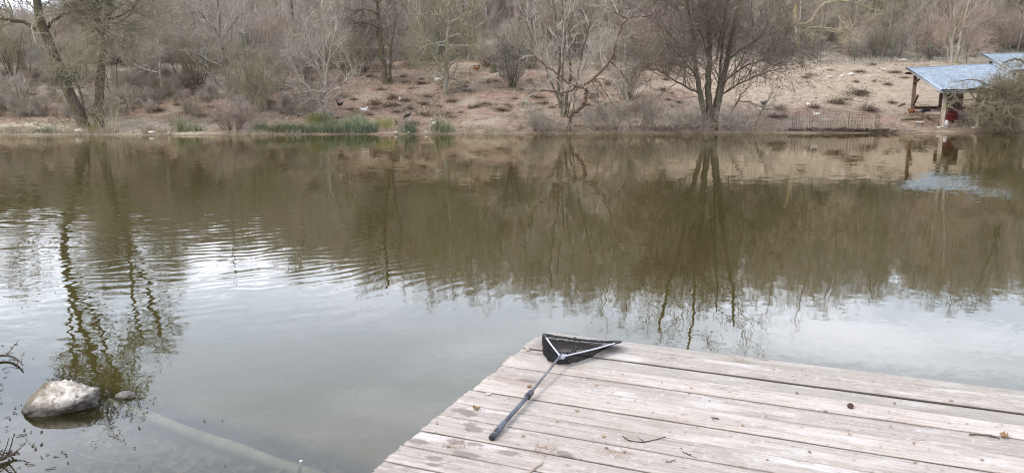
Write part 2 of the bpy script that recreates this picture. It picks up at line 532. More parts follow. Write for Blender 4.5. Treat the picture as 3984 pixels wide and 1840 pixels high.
xs = axis([(-700, -120, 40), (-120, -44, 4), (-44, 48, .45), (48, 120, 4), (120, 700, 40)])
ys = axis([(-300, -20, 40), (-20, 0, 2), (0, 8, .25), (8, 38, 2.5), (38, 66, .3), (66, 124, 2), (124, 200, 8), (200, 900, 70)])
gv = np.zeros((len(ys), len(xs), 3)); gz = np.zeros((len(ys), len(xs), 4)); gz[..., 3] = 1
for j, y in enumerate(ys):
    for i, x in enumerate(xs):
        x_, y_ = float(x), float(y)
        gv[j, i] = (x_, y_, terrain(x_, y_))
        t = y_ - shore(x_)
        if t > -1:
            gz[j, i, 0] = max(interp(x_, [8, 16], [0, 1]) * interp(t, [5, 9], [.25, 1]), interp(t, [12.5, 15], [0, .75]) * interp(x_, [-12, -4], [0, 1]))
            gz[j, i, 1] = interp(x_, [-19, -13], [1, 0]) * interp(t, [2.6, 4.5], [1, 0]) + interp(x_, [6, 12], [0, .4]) * interp(t, [1.5, 3], [1, 0])
            gz[j, i, 2] = max(interp(t, [17, 20], [0, 1]), interp(x_, [-19, -11], [1, 0]) * interp(t, [6, 10], [0, .75]))
        else:
            gz[j, i, 2] = .4
ny, nx = len(ys), len(xs)
ii = (np.arange(ny - 1)[:, None] * nx + np.arange(nx - 1)[None]).ravel()
gm = mesh_np('ground', gv.reshape(-1, 3), np.stack([ii, ii + 1, ii + 1 + nx, ii + nx], 1), M['bank_soil'])
at = gm.color_attributes.new('zone', 'FLOAT_COLOR', 'POINT'); at.data.foreach_set('color', gz.reshape(-1).astype(np.float32))
tag(link(bpy.data.objects.new('ground', gm)), kind='structure')

# submerged log: its line parts the clear shallows from the murky pond
LOG_A, LOG_B = at_z(420, 1542, -.03), at_z(1290, 1850, -.10)

def mat_water():
    m, nt = new_mat('pond_water')
    P = N(nt, 'NewGeometry').outputs['Position']
    sp = N(nt, 'SeparateXYZ', {'Vector': P})
    X, Y = sp.outputs[0], sp.outputs[1]
    def nslope(scale, amp, detail=2, seed=0.0, stretch=(1, 1, 1), dist=0.0):
        v = N(nt, 'Mapping', {'Vector': P, 'Location': (seed, seed * 1.7, seed * .3), 'Scale': stretch}).outputs[0]
        c = noise(nt, v, scale, detail, .5, dist).outputs['Color']
        v = vmath(nt, 'SUBTRACT', c, (.5, .5, .5))
        return vmath(nt, 'SCALE', v, scale=amp)
    # where the breeze touches: wide soft patches
    patch = noise(nt, N(nt, 'Mapping', {'Vector': P, 'Scale': (.6, 1.0, 1)}).outputs[0], .22, 2).outputs[0]
    left = smooth(nt, mth(nt, 'MULTIPLY_ADD', Y, .34, X), 1.8, -3.0)           # towards the left of the pond
    mid = mth(nt, 'MULTIPLY', smooth(nt, Y, 6.2, 8.5), smooth(nt, Y, 24, 15))
    rip = mth(nt, 'MULTIPLY', mid, smooth(nt, mth(nt, 'MULTIPLY_ADD', Y, .12, X), 4.0, -4.5))
    s = nslope(7.0, .012, 2, 3.1)
    s = vmath(nt, 'ADD', s, nslope(2.0, .009, 2, 11.0, (.7, 1, 1)))
    s = vmath(nt, 'ADD', s, nslope(16.0, .010, 1, 5.0))
    lf = mth(nt, 'MULTIPLY', left, smooth(nt, Y, 4.6, 6.5))
    s = vmath(nt, 'ADD', s, vmath(nt, 'SCALE', nslope(5.5, .055, 2, 21.0, (.8, 1.25, 1)), scale=lf))
    far = smooth(nt, Y, 8, 22)
    s = vmath(nt, 'ADD', s, vmath(nt, 'SCALE', nslope(3.2, .045, 3, 31.0, (.6, 1.3, 1)), scale=mth(nt, 'MULTIPLY', far, smooth(nt, patch, .35, .65, .35, 1.0))))
    # trains of wind ripples
    warp = vmath(nt, 'SCALE', vmath(nt, 'SUBTRACT', noise(nt, P, .45, 3).outputs['Color'], (.5, .5, .5)), scale=1.5)
    pw = vmath(nt, 'ADD', P, warp)
    rel = vmath(nt, 'MULTIPLY', vmath(nt, 'SUBTRACT', pw, (-8.0, 16.5, 0)), (1, 1, 0))
    rad = vmath(nt, 'LENGTH', rel); rdir = vmath(nt, 'NORMALIZE', rel)
    for ang, lam, amp in ((None, .25, .016), (None, .155, .007), (101, .31, .008)):
        d = rdir if ang is None else (math.cos(R(ang)), math.sin(R(ang)), 0)
        ph = mth(nt, 'MULTIPLY', rad if ang is None else vmath(nt, 'DOT_PRODUCT', pw, d), 2 * math.pi / lam)
        sn = mth(nt, 'SINE', ph)
        brk = smooth(nt, noise(nt, N(nt, 'Mapping', {'Vector': P, 'Location': (lam * 99, 0, 0), 'Scale': (.5, 1.2, 1)}).outputs[0], .9, 2).outputs[0], .34, .62)
        a = mth(nt, 'MULTIPLY', mth(nt, 'MULTIPLY', sn, amp), mth(nt, 'MULTIPLY', rip, brk))
        s = vmath(nt, 'ADD', s, vmath(nt, 'SCALE', d, scale=a))
    s = vmath(nt, 'MULTIPLY', s, (1, 1, 0))
    nrm = vmath(nt, 'NORMALIZE', vmath(nt, 'ADD', s, (0, 0, 1)))
    fr = N(nt, 'Fresnel', {'IOR': 1.5, 'Normal': nrm}).outputs[0]
    gl = N(nt, 'BsdfGlossy', {'Color': (.99, .96, .88, 1), 'Roughness': .012, 'Normal': nrm})
    murk = N(nt, 'BsdfDiffuse', {'Color': (.047, .039, .009, 1)})
    # clearness: only this side of the sunken log can one see down to the bed
    ax, ay = LOG_A[0], LOG_A[1]; dx, dy = LOG_B[0] - ax, LOG_B[1] - ay; L = math.hypot(dx, dy)
    side = mth(nt, 'ADD', mth(nt, 'MULTIPLY', X, dy / L), mth(nt, 'MULTIPLY_ADD', Y, -dx / L, -(ax * dy - ay * dx) / L))
    wob = mth(nt, 'MULTIPLY_ADD', noise(nt, P, 2.5, 3).outputs[0], .16, -.08)
    clear = smooth(nt, mth(nt, 'ADD', side, wob), -.16, .06, .04, .72)
    tr = N(nt, 'BsdfTransparent', {'Color': (.86, .86, .74, 1)})
    body = N(nt, 'MixShader', {0: clear, 1: murk.outputs[0], 2: tr.outputs[0]})
    out = N(nt, 'MixShader', {0: fr, 1: body.outputs[0], 2: gl.outputs[0]})
    finish(nt, out.outputs[0])
    return m
M['pond_water'] = mat_water()
wm = mesh_np('pond_water', [(-500, -.5, 0), (500, -.5, 0), (500, 60, 0), (-500, 60, 0)], np.array([[0, 1, 2, 3]]), M['pond_water'], False)
tag(link(bpy.data.objects.new('water', wm)), kind='structure')

# ------------------------------------------------------------------ jetty
C0 = at_z(2118, 1285, DECK)
VPX = 3241
phi = math.atan((VPX - 1992) / (F * 1.016))
E1 = np.array((math.cos(phi), -math.sin(phi), 0)); E2 = np.array((math.sin(phi), math.cos(phi), 0))
def deck_local(p): d = np.asarray(p) - C0; return float(d @ E1), float(d @ E2)
def deck_pt(px, py, dz=0.0): return at_z(px, py, DECK + dz)

edges_px = [(2070, 1310), (2029, 1353), (1981, 1381), (1938, 1420), (1884, 1464), (1825, 1515), (1758, 1565), (1709, 1613), (1631, 1673), (1561, 1730), (1490, 1790)]
lines = [0.0] + [-deck_local(deck_pt(*e))[1] for e in edges_px]
while lines[-1] < 6.5: lines.append(lines[-1] + .155 + .03 * random.random())
gaps = {0: .004, 1: .006, 2: .026, 3: .007, 4: .013, 5: .007, 6: .017, 7: .008, 8: .007, 9: .014, 10: .007}

def mat_deck():
    m, nt = new_mat('weathered_boards')
    co = N(nt, 'TexCoord').outputs['Object']
    pr = N(nt, 'Attribute', attribute_name='board').outputs['Color']
    ps = N(nt, 'SeparateColor', {'Color': pr})
    off = N(nt, 'CombineXYZ', {'X': mth(nt, 'MULTIPLY', ps.outputs[0], 37.0), 'Y': 0.0, 'Z': mth(nt, 'MULTIPLY', ps.outputs[1], 11.0)}).outputs[0]
    v = vmath(nt, 'ADD', co, off)
    g1 = noise(nt, N(nt, 'Mapping', {'Vector': v, 'Scale': (2.2, 60, 1)}).outputs[0], 1.0, 6, .62, .5).outputs[0]
    g2 = noise(nt, N(nt, 'Mapping', {'Vector': v, 'Scale': (5.5, 150, 1)}).outputs[0], 1.0, 5, .6).outputs[0]
    b1 = noise(nt, N(nt, 'Mapping', {'Vector': v, 'Scale': (1.5, 5, 1)}).outputs[0], 1.3, 6, .66).outputs[0]
    b2 = noise(nt, v, 26, 5, .72).outputs[0]
    base = mixc(nt, smooth(nt, g1, .30, .68), (.375, .325, .278), (.55, .488, .425))
    tint = mixc(nt, ps.outputs[0], (.82, .80, .78), (1.08, 1.04, 1.0))
    base = mixc(nt, 1.0, base, tint, 'MULTIPLY')
    base = mixc(nt, smooth(nt, b1, .50, .66), base, (.58, .52, .46))          # bleached patches
    base = mixc(nt, mth(nt, 'MULTIPLY', smooth(nt, g2, .55, .68), .6), base, (.19, .15, .125))   # open grain
    base = mixc(nt, mth(nt, 'MULTIPLY', smooth(nt, b2, .57, .66), .5), base, (.68, .63, .57))    # raised fibres
    base = mixc(nt, mth(nt, 'MULTIPLY', smooth(nt, b2, .42, .33), .6), base, (.17, .13, .105))
    # green grey algae on some boards
    alg = mth(nt, 'MULTIPLY', ps.outputs[2], smooth(nt, b1, .30, .6, .85, .45))
    base = mixc(nt, alg, base, (.25, .235, .19))
    # knots
    vo = N(nt, 'TexVoronoi', {'Vector': N(nt, 'Mapping', {'Vector': v, 'Scale': (1.5, 4.2, .01)}).outputs[0], 'Scale': 1.15, 'Randomness': 1.0})
    kd = vo.outputs['Distance']
    base = mixc(nt, mth(nt, 'MULTIPLY', smooth(nt, kd, .085, .03), .7), base, (.17, .12, .09))
    ring = mth(nt, 'MULTIPLY', smooth(nt, mth(nt, 'ABSOLUTE', mth(nt, 'SUBTRACT', kd, .115)), .02, .0), .4)
    base = mixc(nt, ring, base, (.2, .15, .12))
    # brown and damp blotches
    st = noise(nt, N(nt, 'Mapping', {'Vector': co, 'Location': (4.2, 1.3, 0), 'Scale': (.8, 1.5, 1)}).outputs[0], 1.9, 5, .6).outputs[0]
    base = mixc(nt, mth(nt, 'MULTIPLY', smooth(nt, st, .58, .70), .40), base, (.26, .18, .13))
    wet = None
    for px, py, rx, ry in ((1795, 1598, .075, .035), (1826, 1612, .05, .028), (1846, 1672, .055, .034), (1826, 1652, .04, .03), (1690, 1783, .05, .026), (1683, 1808, .04, .02), (1776, 1720, .06, .025), (1812, 1768, .08, .03), (1975, 1762, .06, .028), (2195, 1765, .045, .028), (1628, 1718, .06, .03), (2055, 1480, .07, .02), (1850, 1728, .05, .02)):
        lx, ly = deck_local(deck_pt(px, py))
        dv = vmath(nt, 'LENGTH', vmath(nt, 'MULTIPLY', vmath(nt, 'SUBTRACT', co, (lx, ly, 0)), (1 / rx, 1 / ry, 0)))
        dv = mth(nt, 'ADD', dv, mth(nt, 'MULTIPLY_ADD', b2, 1.1, -.55))
        f = smooth(nt, dv, .65, 1.1, 1, 0)
        wet = f if wet is None else mth(nt, 'MAXIMUM', wet, f)
    base = mixc(nt, mth(nt, 'MULTIPLY', wet, .55), base, (.13, .10, .082))
    h = mth(nt, 'ADD', mth(nt, 'MULTIPLY', g1, .5), mth(nt, 'ADD', mth(nt, 'MULTIPLY', g2, .6), mth(nt, 'MULTIPLY', b2, .8)))
    finish(nt, pbr(nt, base, .86, bump(nt, h, .006), .25))
    return m
M['weathered_boards'] = mat_deck()

jetty = empty('jetty', (C0[0], C0[1], 0), -phi)
tag(jetty, 'weathered pale wooden jetty of long boards in the right foreground', 'jetty')
mb = MB(); attr = []
rng = np.random.default_rng(5)
for k in range(len(lines) - 1):
    y1 = -lines[k] - gaps.get(k, .009) / 2; y0 = -lines[k + 1] + gaps.get(k + 1, .009) / 2
    if y1 - y0 < .02: continue
    lx = rng.uniform(-.007, .006) if k else .01
    dz = rng.uniform(-.003, .003) + (-.012 if k == 0 else 0)
    n = 60; us = np.linspace(0, 1, n) ** 1.3 * 7.4
    wob = lambda f, s: np.array([mn.noise((u * f + k * 7.3, s, 0)) for u in us])
    e0 = y0 + .0035 * wob(3, .2) ; e1 = y1 + (.0035 if k else .012) * wob(3 if k else 2.2, 5.2)
    # ragged sawn left end: six rows across the board
    rows = 9; fr = np.linspace(0, 1, rows)
    rag = rng.normal(0, .005, rows) + .006 * np.array([mn.noise((f * 3 + k * 3.3, 9.1, 0)) for f in fr])
    b = .004
    prof = [(.22, -.040), (0, -b), ] + [(f, 0) for f in fr] + [(1, -b), (.78, -.040)]
    V = []
    for i, u in enumerate(us):
        fade = max(0, 1 - u / .12)
        cup = .0025 * mn.noise((u * .8, k * 5.1, 3.3))
        for j, (f, z) in enumerate(prof):
            jr = min(max(j - 2, 0), rows - 1)
            yy = e0[i] * (1 - f) + e1[i] * f
            if f == 0 and z == 0: yy += b
            if f == 1 and z == 0: yy -= b
            V.append((u + lx + (rag[jr] if i == 0 else rag[jr] * fade * .6), yy, DECK + z + dz + cup * (1 + (f - .5))))
    m_ = len(prof); Q = []
    for i in range(n - 1):
        for j in range(m_ - 1): Q.append((i * m_ + j, (i + 1) * m_ + j, (i + 1) * m_ + j + 1, i * m_ + j + 1))
    # end cap
    c = len(V); V.append((lx, (y0 + y1) / 2, DECK - .04 + dz)); tris = [(c, j, j + 1) for j in range(m_ - 1)]
    mb.add(V, Q, tris)
    r1 = rng.random(); al = {0: .75, 2: .8, 1: .15}.get(k, .35 * rng.random() if k > 3 else .1)
    attr += [(r1, rng.random(), al, 1)] * len(V)
dk = mb.build('deck_boards', M['weathered_boards'], jetty, False)
ca = dk.data.color_attributes.new('board', 'FLOAT_COLOR', 'POINT'); ca.data.foreach_set('color', np.array(attr, dtype=np.float32).ravel())
for yy in (-.10, -2.2, -4.3):
    b_ = MB(); b_.box((3.72, yy, DECK - .125), (7.3, .12, .16), bev=.006); b_.build('beam', M['timber_dark'], jetty, False)
for xx in (.18, 3.4, 6.8):
    for yy in (-.25, -4.45):
        b_ = MB(); b_.tube([(xx, yy, -1.5), (xx, yy, DECK - .042)], .07, 12); b_.build('post', M['timber_dark'], jetty)

# ------------------------------------------------------------------ landing net lying on the boards
net = empty('landing_net', deck_pt(2183, 1385))
tag(net, 'triangular landing net with black mesh bag and long telescopic handle lying on the jetty', 'landing net')
nb = np.array(net.location)
def dp(px, py, dz): return deck_pt(px, py, dz) - nb
head = dp(2184, 1379, .075); cl_ = dp(2116, 1300, .105); cr_ = dp(2414, 1329, .07)
butt = dp(1912, 1703, .017); joint = dp(2062, 1531, .035)
dirh = (head - butt) / np.linalg.norm(head - butt)
b_ = MB(); b_.tube([joint - dirh * .01, head + dirh * .0], .0075, 12); b_.build('inner_tube', M['grey_tube'], net)
gripend = butt + dirh * .17
b_ = MB(); b_.tube([gripend - dirh * .02, joint], .0112, 14); b_.build('outer_tube', M['grey_plastic'], net)
b_ = MB(); b_.tube([joint - dirh * .045, joint - dirh * .042, joint - dirh * .02, joint + dirh * .022, joint + dirh * .03], [.0145, .0175, .0175, .0155, .012], 14); b_.build('collar', M['black_plastic'], net)
b_ = MB(); b_.tube([butt + dirh * .022, butt + dirh * .13, butt + dirh * .15, gripend], [.0148, .0148, .0140, .0122], 16); grip = b_.build('grip', M['grey_plastic'], net)
b_ = MB(); b_.tube([butt, butt + dirh * .003, butt + dirh * .024], [.0138, .0156, .0156], 16); b_.build('end_cap', M['black_plastic'], net)
# hanging slot: solid black oval on top of the grip paints the hole's darkness
upv = np.array((0, 0, 1.0)); sv = np.cross(dirh, upv); sv /= np.linalg.norm(sv); uv = np.cross(sv, dirh)
b_ = MB(); cc = butt + dirh * .058 + uv * .0103 - sv * 0; vv = []
tow = uv * .9 + sv * .0; 
for k in range(16):
    a = k * math.pi / 8; sx = math.cos(a) * .022; sy = math.sin(a) * .0075
    for hgt in (.000, .0055): vv.append(cc + dirh * sx + sv * sy + uv * hgt)
vv += [cc + uv * .0055]
b_.add(vv, [(2 * k, 2 * ((k + 1) % 16), 2 * ((k + 1) % 16) + 1, 2 * k + 1) for k in range(16)], [(32, 2 * k + 1, 2 * ((k + 1) % 16) + 1) for k in range(16)])
b_.build('hanging_slot', M['black_plastic'], net)
# head bracket: flat trapezoid plate
b_ = MB()
pl = [dp(2170, 1373, .075), dp(2206, 1378, .076), dp(2193, 1386, .076), dp(2176, 1386, .076)]
pl = [np.asarray(p) for p in pl]
bl = [p - np.array((0, 0, .018)) for p in pl]
b_.add(pl + bl, [(0, 3, 2, 1), (4, 5, 6, 7), (0, 1, 5, 4), (1, 2, 6, 5), (2, 3, 7, 6), (3, 0, 4, 7)])
b_.build('head_bracket', M['bracket'], net, False)
armL0, armR0 = dp(2175, 1379, .072), dp(2199, 1384, .072)
for p, q in ((armL0, cl_), (armR0, cr_)):
    b_ = MB(); b_.tube(catmull([p, (p + q) / 2 + np.array((0, 0, -.004)), q], 6), .0047, 10); b_.build('frame_arm', M['white_alloy'], net)
# cord over the far side, sleeves round the two corners
far = catmull([cl_, cl_ * .66 + cr_ * .34 + np.array((0, 0, -.012)), cl_ * .33 + cr_ * .67 + np.array((0, 0, -.014)), cr_], 10)
far += np.random.default_rng(3).normal(0, .0016, far.shape)
b_ = MB(); b_.tube(far, .0075, 8); b_.build('rim_cord', M['black_plastic'], net)
for c, o1, o2 in ((cl_, armL0, far[5]), (cr_, armR0, far[-6])):
    d1 = (o1 - c) / np.linalg.norm(o1 - c); d2 = (o2 - c) / np.linalg.norm(o2 - c)
    b_ = MB(); b_.tube(catmull([c + d1 * .05, c + d1 * .012, c, c + d2 * .012, c + d2 * .05], 4), .0088, 8); b_.build('corner_sleeve', M['black_plastic'], net)
# loops of cord hanging inside the far side
b_ = MB()
for t0, t1, dr in ((.04, .2, .022), (.2, .28, .026), (.33, .42, .03), (.46, .62, .026), (.6, .8, .02), (.78, .95, .016)):
    L_ = []
    for t in np.linspace(0, 1, 9):
        u = t0 + (t1 - t0) * t; p = far[int(u * (len(far) - 1))] * 1.0
        L_.append(p + np.array((0, -.35, -.6)) * dr * (1 - abs(2 * t - 1) ** 4))
    b_.tube(L_, .0026, 5)
b_.build('lacing', M['black_plastic'], net)

def mat_mesh():
    m, nt = new_mat('net_mesh')
    uv = N(nt, 'UVMap').outputs[0]
    sp = N(nt, 'SeparateXYZ', {'Vector': uv})
    ln = None
    for d in ((1, 1), (1, -1)):
        q = mth(nt, 'ADD', mth(nt, 'MULTIPLY', sp.outputs[0], d[0] * 1.0), mth(nt, 'MULTIPLY', sp.outputs[1], d[1] * 1.0))
        f = mth(nt, 'ABSOLUTE', mth(nt, 'SUBTRACT', mth(nt, 'FRACT', q), .5))
        l = smooth(nt, f, .36, .40)
        ln = l if ln is None else mth(nt, 'MAXIMUM', ln, l)
    kn = mth(nt, 'MULTIPLY_ADD', ln, .55, smooth(nt, sp.outputs[1], 10.0, 13.0, .72, .07))
    b = N(nt, 'BsdfPrincipled', {'Base Color': (.007, .007, .008, 1), 'Roughness': .85, 'Specular IOR Level': .15})
    t = N(nt, 'BsdfTransparent')
    finish(nt, N(nt, 'MixShader', {0: kn, 1: t.outputs[0], 2: b.outputs[0]}).outputs[0])
    return m
M['net_mesh'] = mat_mesh()
# bag: rim loop -> bulging walls -> floor lying on the boards
def loop_resample(P, n):
    P = np.asarray(P + [P[0]]); d = np.r_[0, np.cumsum(np.linalg.norm(np.diff(P, axis=0), axis=1))]
    s = np.linspace(0, d[-1], n + 1)[:-1]
    return np.stack([np.interp(s, d, P[:, k]) for k in range(3)], 1)
n = 96
def seg(P, k): # open resample
    P = np.asarray(P); d = np.r_[0, np.cumsum(np.linalg.norm(np.diff(P, axis=0), axis=1))]
    s = np.linspace(0, d[-1], k + 1)[:-1]
    return np.stack([np.interp(s, d, P[:, j]) for j in range(3)], 1)
rim = np.concatenate([seg([cl_, armL0], 24), seg([armL0, armR0], 4), seg([armR0, cr_], 32), seg([cr_, far[30 if len(far) > 30 else -1], far[15], cl_], 36)])
hem = np.concatenate([
    seg([dp(*q, .012) for q in ((2117, 1306), (2110, 1348), (2113, 1375), (2132, 1402), (2160, 1413))], 24),
    seg([dp(*q, .008) for q in ((2160, 1413), (2188, 1418), (2212, 1415))], 4),
    seg([dp(*q, .008) for q in ((2212, 1415), (2255, 1406), (2300, 1389), (2340, 1365), (2378, 1345), (2408, 1333))], 32),
    seg([dp(*q, .010) for q in ((2408, 1333), (2330, 1327), (2250, 1318), (2180, 1310), (2117, 1306))], 36)])
rngn = np.random.default_rng(12)
rings = []
for t in np.linspace(0, 1, 8):
    L_ = rim * (1 - t) + hem * t
    bul = math.sin(t * math.pi) * .016
    cen = L_.mean(0)
    out_ = L_ - cen; out_[:, 2] = 0; out_ /= np.linalg.norm(out_, axis=1, keepdims=True) + 1e-6
    fold = np.array([mn.noise((k * .55, t * 2, 1)) for k in range(n)])
    L_ = L_ + out_ * (bul + .014 * t * fold[:, None])
    L_[:, 2] = np.maximum(L_[:, 2] + .010 * math.sin(t * math.pi) * fold, DECK + .006 - nb[2])
    rings.append(L_)
cen = hem.mean(0) + np.array((.0, .05, .0))
for t in (.12, .28, .46, .64, .82, .97):
    L_ = hem * (1 - t) + cen * t
    fold = np.array([mn.noise((p[0] * 14, p[1] * 14, 7)) for p in L_])
    L_[:, 2] = DECK + .008 - nb[2] + np.maximum(0, fold) * .03 * (1 - t * .5)
    rings.append(L_)
V = np.concatenate(rings); k = np.arange(n); k2 = (k + 1) % n
Q = np.concatenate([np.stack([k + i * n, k2 + i * n, k2 + (i + 1) * n, k + (i + 1) * n], 1) for i in range(len(rings) - 1)])
me = mesh_np('mesh_bag', V, Q, M['net_mesh'])
uvl = me.uv_layers.new(name='UVMap')
vi = np.zeros(len(me.loops), dtype=np.int32); me.loops.foreach_get('vertex_index', vi)
uvv = np.zeros((len(V), 2))
for i in range(len(rings)):
    uvv[i * n:(i + 1) * n, 0] = np.arange(n) * 1.15; uvv[i * n:(i + 1) * n, 1] = i * 1.6
uvl.data.foreach_set('uv', uvv[vi].ravel())
bag = link(bpy.data.objects.new('mesh_bag', me), net)
# gathered folds of mesh heaped under the head of the net
b_ = MB()
for j in range(9):
    u = j / 8
    px = 2122 + 110 * u + random.uniform(-6, 6); py = 1372 + 24 * math.sin(u * math.pi) + random.uniform(-7, 5)
    p = dp(px, py, .012); q = dp(px + random.uniform(8, 40), py - random.uniform(6, 26), .035)
    b_.tube(catmull([p, (p + q) / 2 + np.array((0, 0, .02)), q], 4), [.004] + [.008] * (8 - 1) + [.004], 6)
b_.build('gathered_mesh', M['net_mesh_fold'] if 'net_mesh_fold' in M else M['black_plastic'], bag)

# ------------------------------------------------------------------ litter on the jetty
def stick_thing(name, label, cat, pts, r0, r1, mat, seed, twigs=0, group=None, lift=.006):
    rng = np.random.default_rng(seed)
    W = [deck_pt(px, py, lift + (dz[0] if dz else 0)) for px, py, *dz in pts]
    b0 = W[0]; C = catmull(W, 5); C[1:-1, :2] += rng.normal(0, .0015, (len(C) - 2, 2))
    m = MB(); m.tube(C - b0, np.linspace(r0, r1, len(C)), 7)
    for k in range(twigs):
        i = rng.integers(2, len(C) - 1); d = rng.normal(0, 1, 3); d[2] = abs(d[2]) * .25
        p, r = poly_branch(rng, C[i] - b0, d, rng.uniform(.02, .05), r1, r1 * .5, 4, .2, 0)
        m.tube(p, r, 5)
    me = m.mesh(name, M[mat]); o = bpy.data.objects.new(name, me); o.location = b0
    tag(link(o), label, cat, group); return o

stick_thing('stick', 'pale broken stick lying at the bottom edge of the jetty', 'stick', [(2056, 1838), (2085, 1815), (2098, 1808), (2108, 1802)], .006, .005, 'stick', 1, 1)
stick_thing('twig', 'thin curved brown twig on the boards to the right of the net handle', 'twig', [(2423, 1695, .012), (2448, 1712), (2505, 1718), (2560, 1706), (2592, 1698, .01)], .0032, .0022, 'leaf_dark', 2, 1)
stick_thing('twig', 'short dark twig at the right edge of the boards ending in a dry leaf', 'twig', [(3770, 1688), (3810, 1690), (3850, 1693), (3888, 1705)], .004, .003, 'leaf_dark', 3, 1)
stick_thing('twig', 'small hooked twig near the bottom edge of the jetty', 'twig', [(2592, 1792), (2606, 1796), (2620, 1790), (2626, 1785)], .002, .0015, 'leaf_dark', 4)
stick_thing('twig', 'tiny dark twig on a pale board beneath the middle dark gap', 'twig', [(2767, 1622), (2785, 1625), (2797, 1628)], .002, .003, 'leaf_dark', 5, 1)
stick_thing('twig', 'pair of thin crossed twigs on the boards near the lower middle of the jetty', 'twig', [(2655, 1755), (2675, 1766), (2690, 1768)], .0018, .0015, 'leaf_dark', 6, 2)

def leaf_mesh(seed, L=.03, wd=.02, curl=.010):
    rng = np.random.default_rng(seed); n, k = 7, 3; V = []
    for i in range(n):
        t = i / (n - 1); ww = wd * math.sin(math.pi * (.06 + .9 * t)) ** .8
        for j in range(-k, k + 1):
            s = j / k
            V.append((L * (t - .5), s * ww * (1 + .12 * rng.normal()), curl * (s * s * .8 + (2 * t - 1) ** 2 * .7) + rng.normal(0, .0008) + .003))
    w_ = 2 * k + 1
    Q = [(i * w_ + j, (i + 1) * w_ + j, (i + 1) * w_ + j + 1, i * w_ + j + 1) for i in range(n - 1) for j in range(w_ - 1)]
    return np.array(V), Q

def leaf_thing(px, py, seed, label, size=1.0, mat='leaf_dry', group=None, curl=.010, name='dry_leaf', cat='leaf'):
    V, Q = leaf_mesh(seed, .034 * size, .016 * size, curl * size)
    m = MB(); m.add(V, Q)
    low = V[:, 2].min()
    o = bpy.data.objects.new(name, m.mesh(name, M[mat]))
    o.location = deck_pt(px, py, .004 - low); o.rotation_euler = (0, 0, random.uniform(0, 6.28))
    tag(link(o), label, cat, group); return o
leaf_thing(3905, 1703, 1, 'curled pale brown leaf at the twig end near the right edge of the jetty', 1.25, curl=.014)
leaf_thing(2060, 1508, 3, 'small pale curled leaf beside the collar of the net handle', .9)
leaf_thing(1900, 1537, 4, 'pale leaf scrap on the left side of the jetty level with the net handle collar', .8, 'stone_pale')
leaf_thing(2052, 1364, 5, 'pale leaf scrap on the left boards just below the net bag', .9, 'stone_pale')
leaf_thing(1853, 1593, 6, 'long curled pale leaf among the damp blotches left of the handle', 1.2)
lf = [(2168, 1640), (2035, 1698), (2350, 1700), (2690, 1510), (2680, 1530), (3120, 1440), (3012, 1437), (2980, 1620), (3305, 1690), (2650, 1745), (1700, 1650), (1745, 1740), (2430, 1760), (2360, 1745), (2890, 1655), (2885, 1818), (3480, 1570), (3555, 1725), (3100, 1530), (3210, 1600), (3560, 1800), (2985, 1790), (2760, 1560), (2470, 1560), (2575, 1490), (2320, 1500), (3700, 1560), (3820, 1790), (3150, 1760), (2245, 1600)]
for i, (px, py) in enumerate(lf):
    leaf_thing(px, py, 20 + i, 'small dark scrap of dead leaf scattered on the pale jetty boards', random.uniform(.28, .6), random.choice(('leaf_dark', 'leaf_dry', 'leaf_dry')), 'leaf scraps on the jetty', .004)
# brown nugget (a fallen cone)
m_ = MB(); b0 = deck_pt(3308, 1588)
for i in range(26):
    a = i * 2.4; zz = i / 26; rr = .012 * math.sin(math.pi * (.12 + .8 * zz))
    c = np.array((math.cos(a) * rr, math.sin(a) * rr, .004 + zz * .022)); m_.box(c, (.009, .009, .006), Matrix.Rotation(a, 3, 'Z') @ Matrix.Rotation(.5, 3, 'X'), .001)
m_.box((0, 0, .014), (.012, .012, .022), bev=.004)
o = bpy.data.objects.new('fallen_cone', m_.mesh('fallen_cone', M['cone'])); o.location = b0
tag(link(o), 'small brown alder cone alone on the pale boards of the jetty', 'cone')
# tuft of dead grass growing from the far gap
def blades(rng, n, h, spread, wdt, droop=.6, base=.05, seg=4):
    m = MB()
    for k in range(n):
        a = rng.uniform(0, 6.283); s = spread * rng.uniform(.1, 1) ; L = h * rng.uniform(.5, 1.1)
        p = np.array((rng.normal(0, base), rng.normal(0, base), -.02)); d = np.array((math.cos(a) * s, math.sin(a) * s, 1.0)); d /= np.linalg.norm(d)
        side = np.cross(d, (0, 0, 1)) if abs(d[2]) < .999 else np.array((1.0, 0, 0)); side /= np.linalg.norm(side) + 1e-9
        V = []
        for i in range(seg + 1):
            wv = wdt * (1 - .85 * i / seg) * rng.uniform(.8, 1.2)
            V += [p - side * wv / 2, p + side * wv / 2]
            d = d + np.array((math.cos(a) * .16, math.sin(a) * .16, -.16)) * droop; d /= np.linalg.norm(d)
            p = p + d * L / seg
        m.add(V, [(2 * i, 2 * i + 1, 2 * i + 3, 2 * i + 2) for i in range(seg)])
    return m
rng = np.random.default_rng(4)
m_ = blades(rng, 34, .075, 1.3, .003, 1.1, .022); o = bpy.data.objects.new('grass_tuft', m_.mesh('grass_tuft', M['straw'])); o.location = deck_pt(2880, 1396, .002)
tag(link(o), 'dry straw tuft of dead grass on the far edge of the jetty', 'grass tuft')
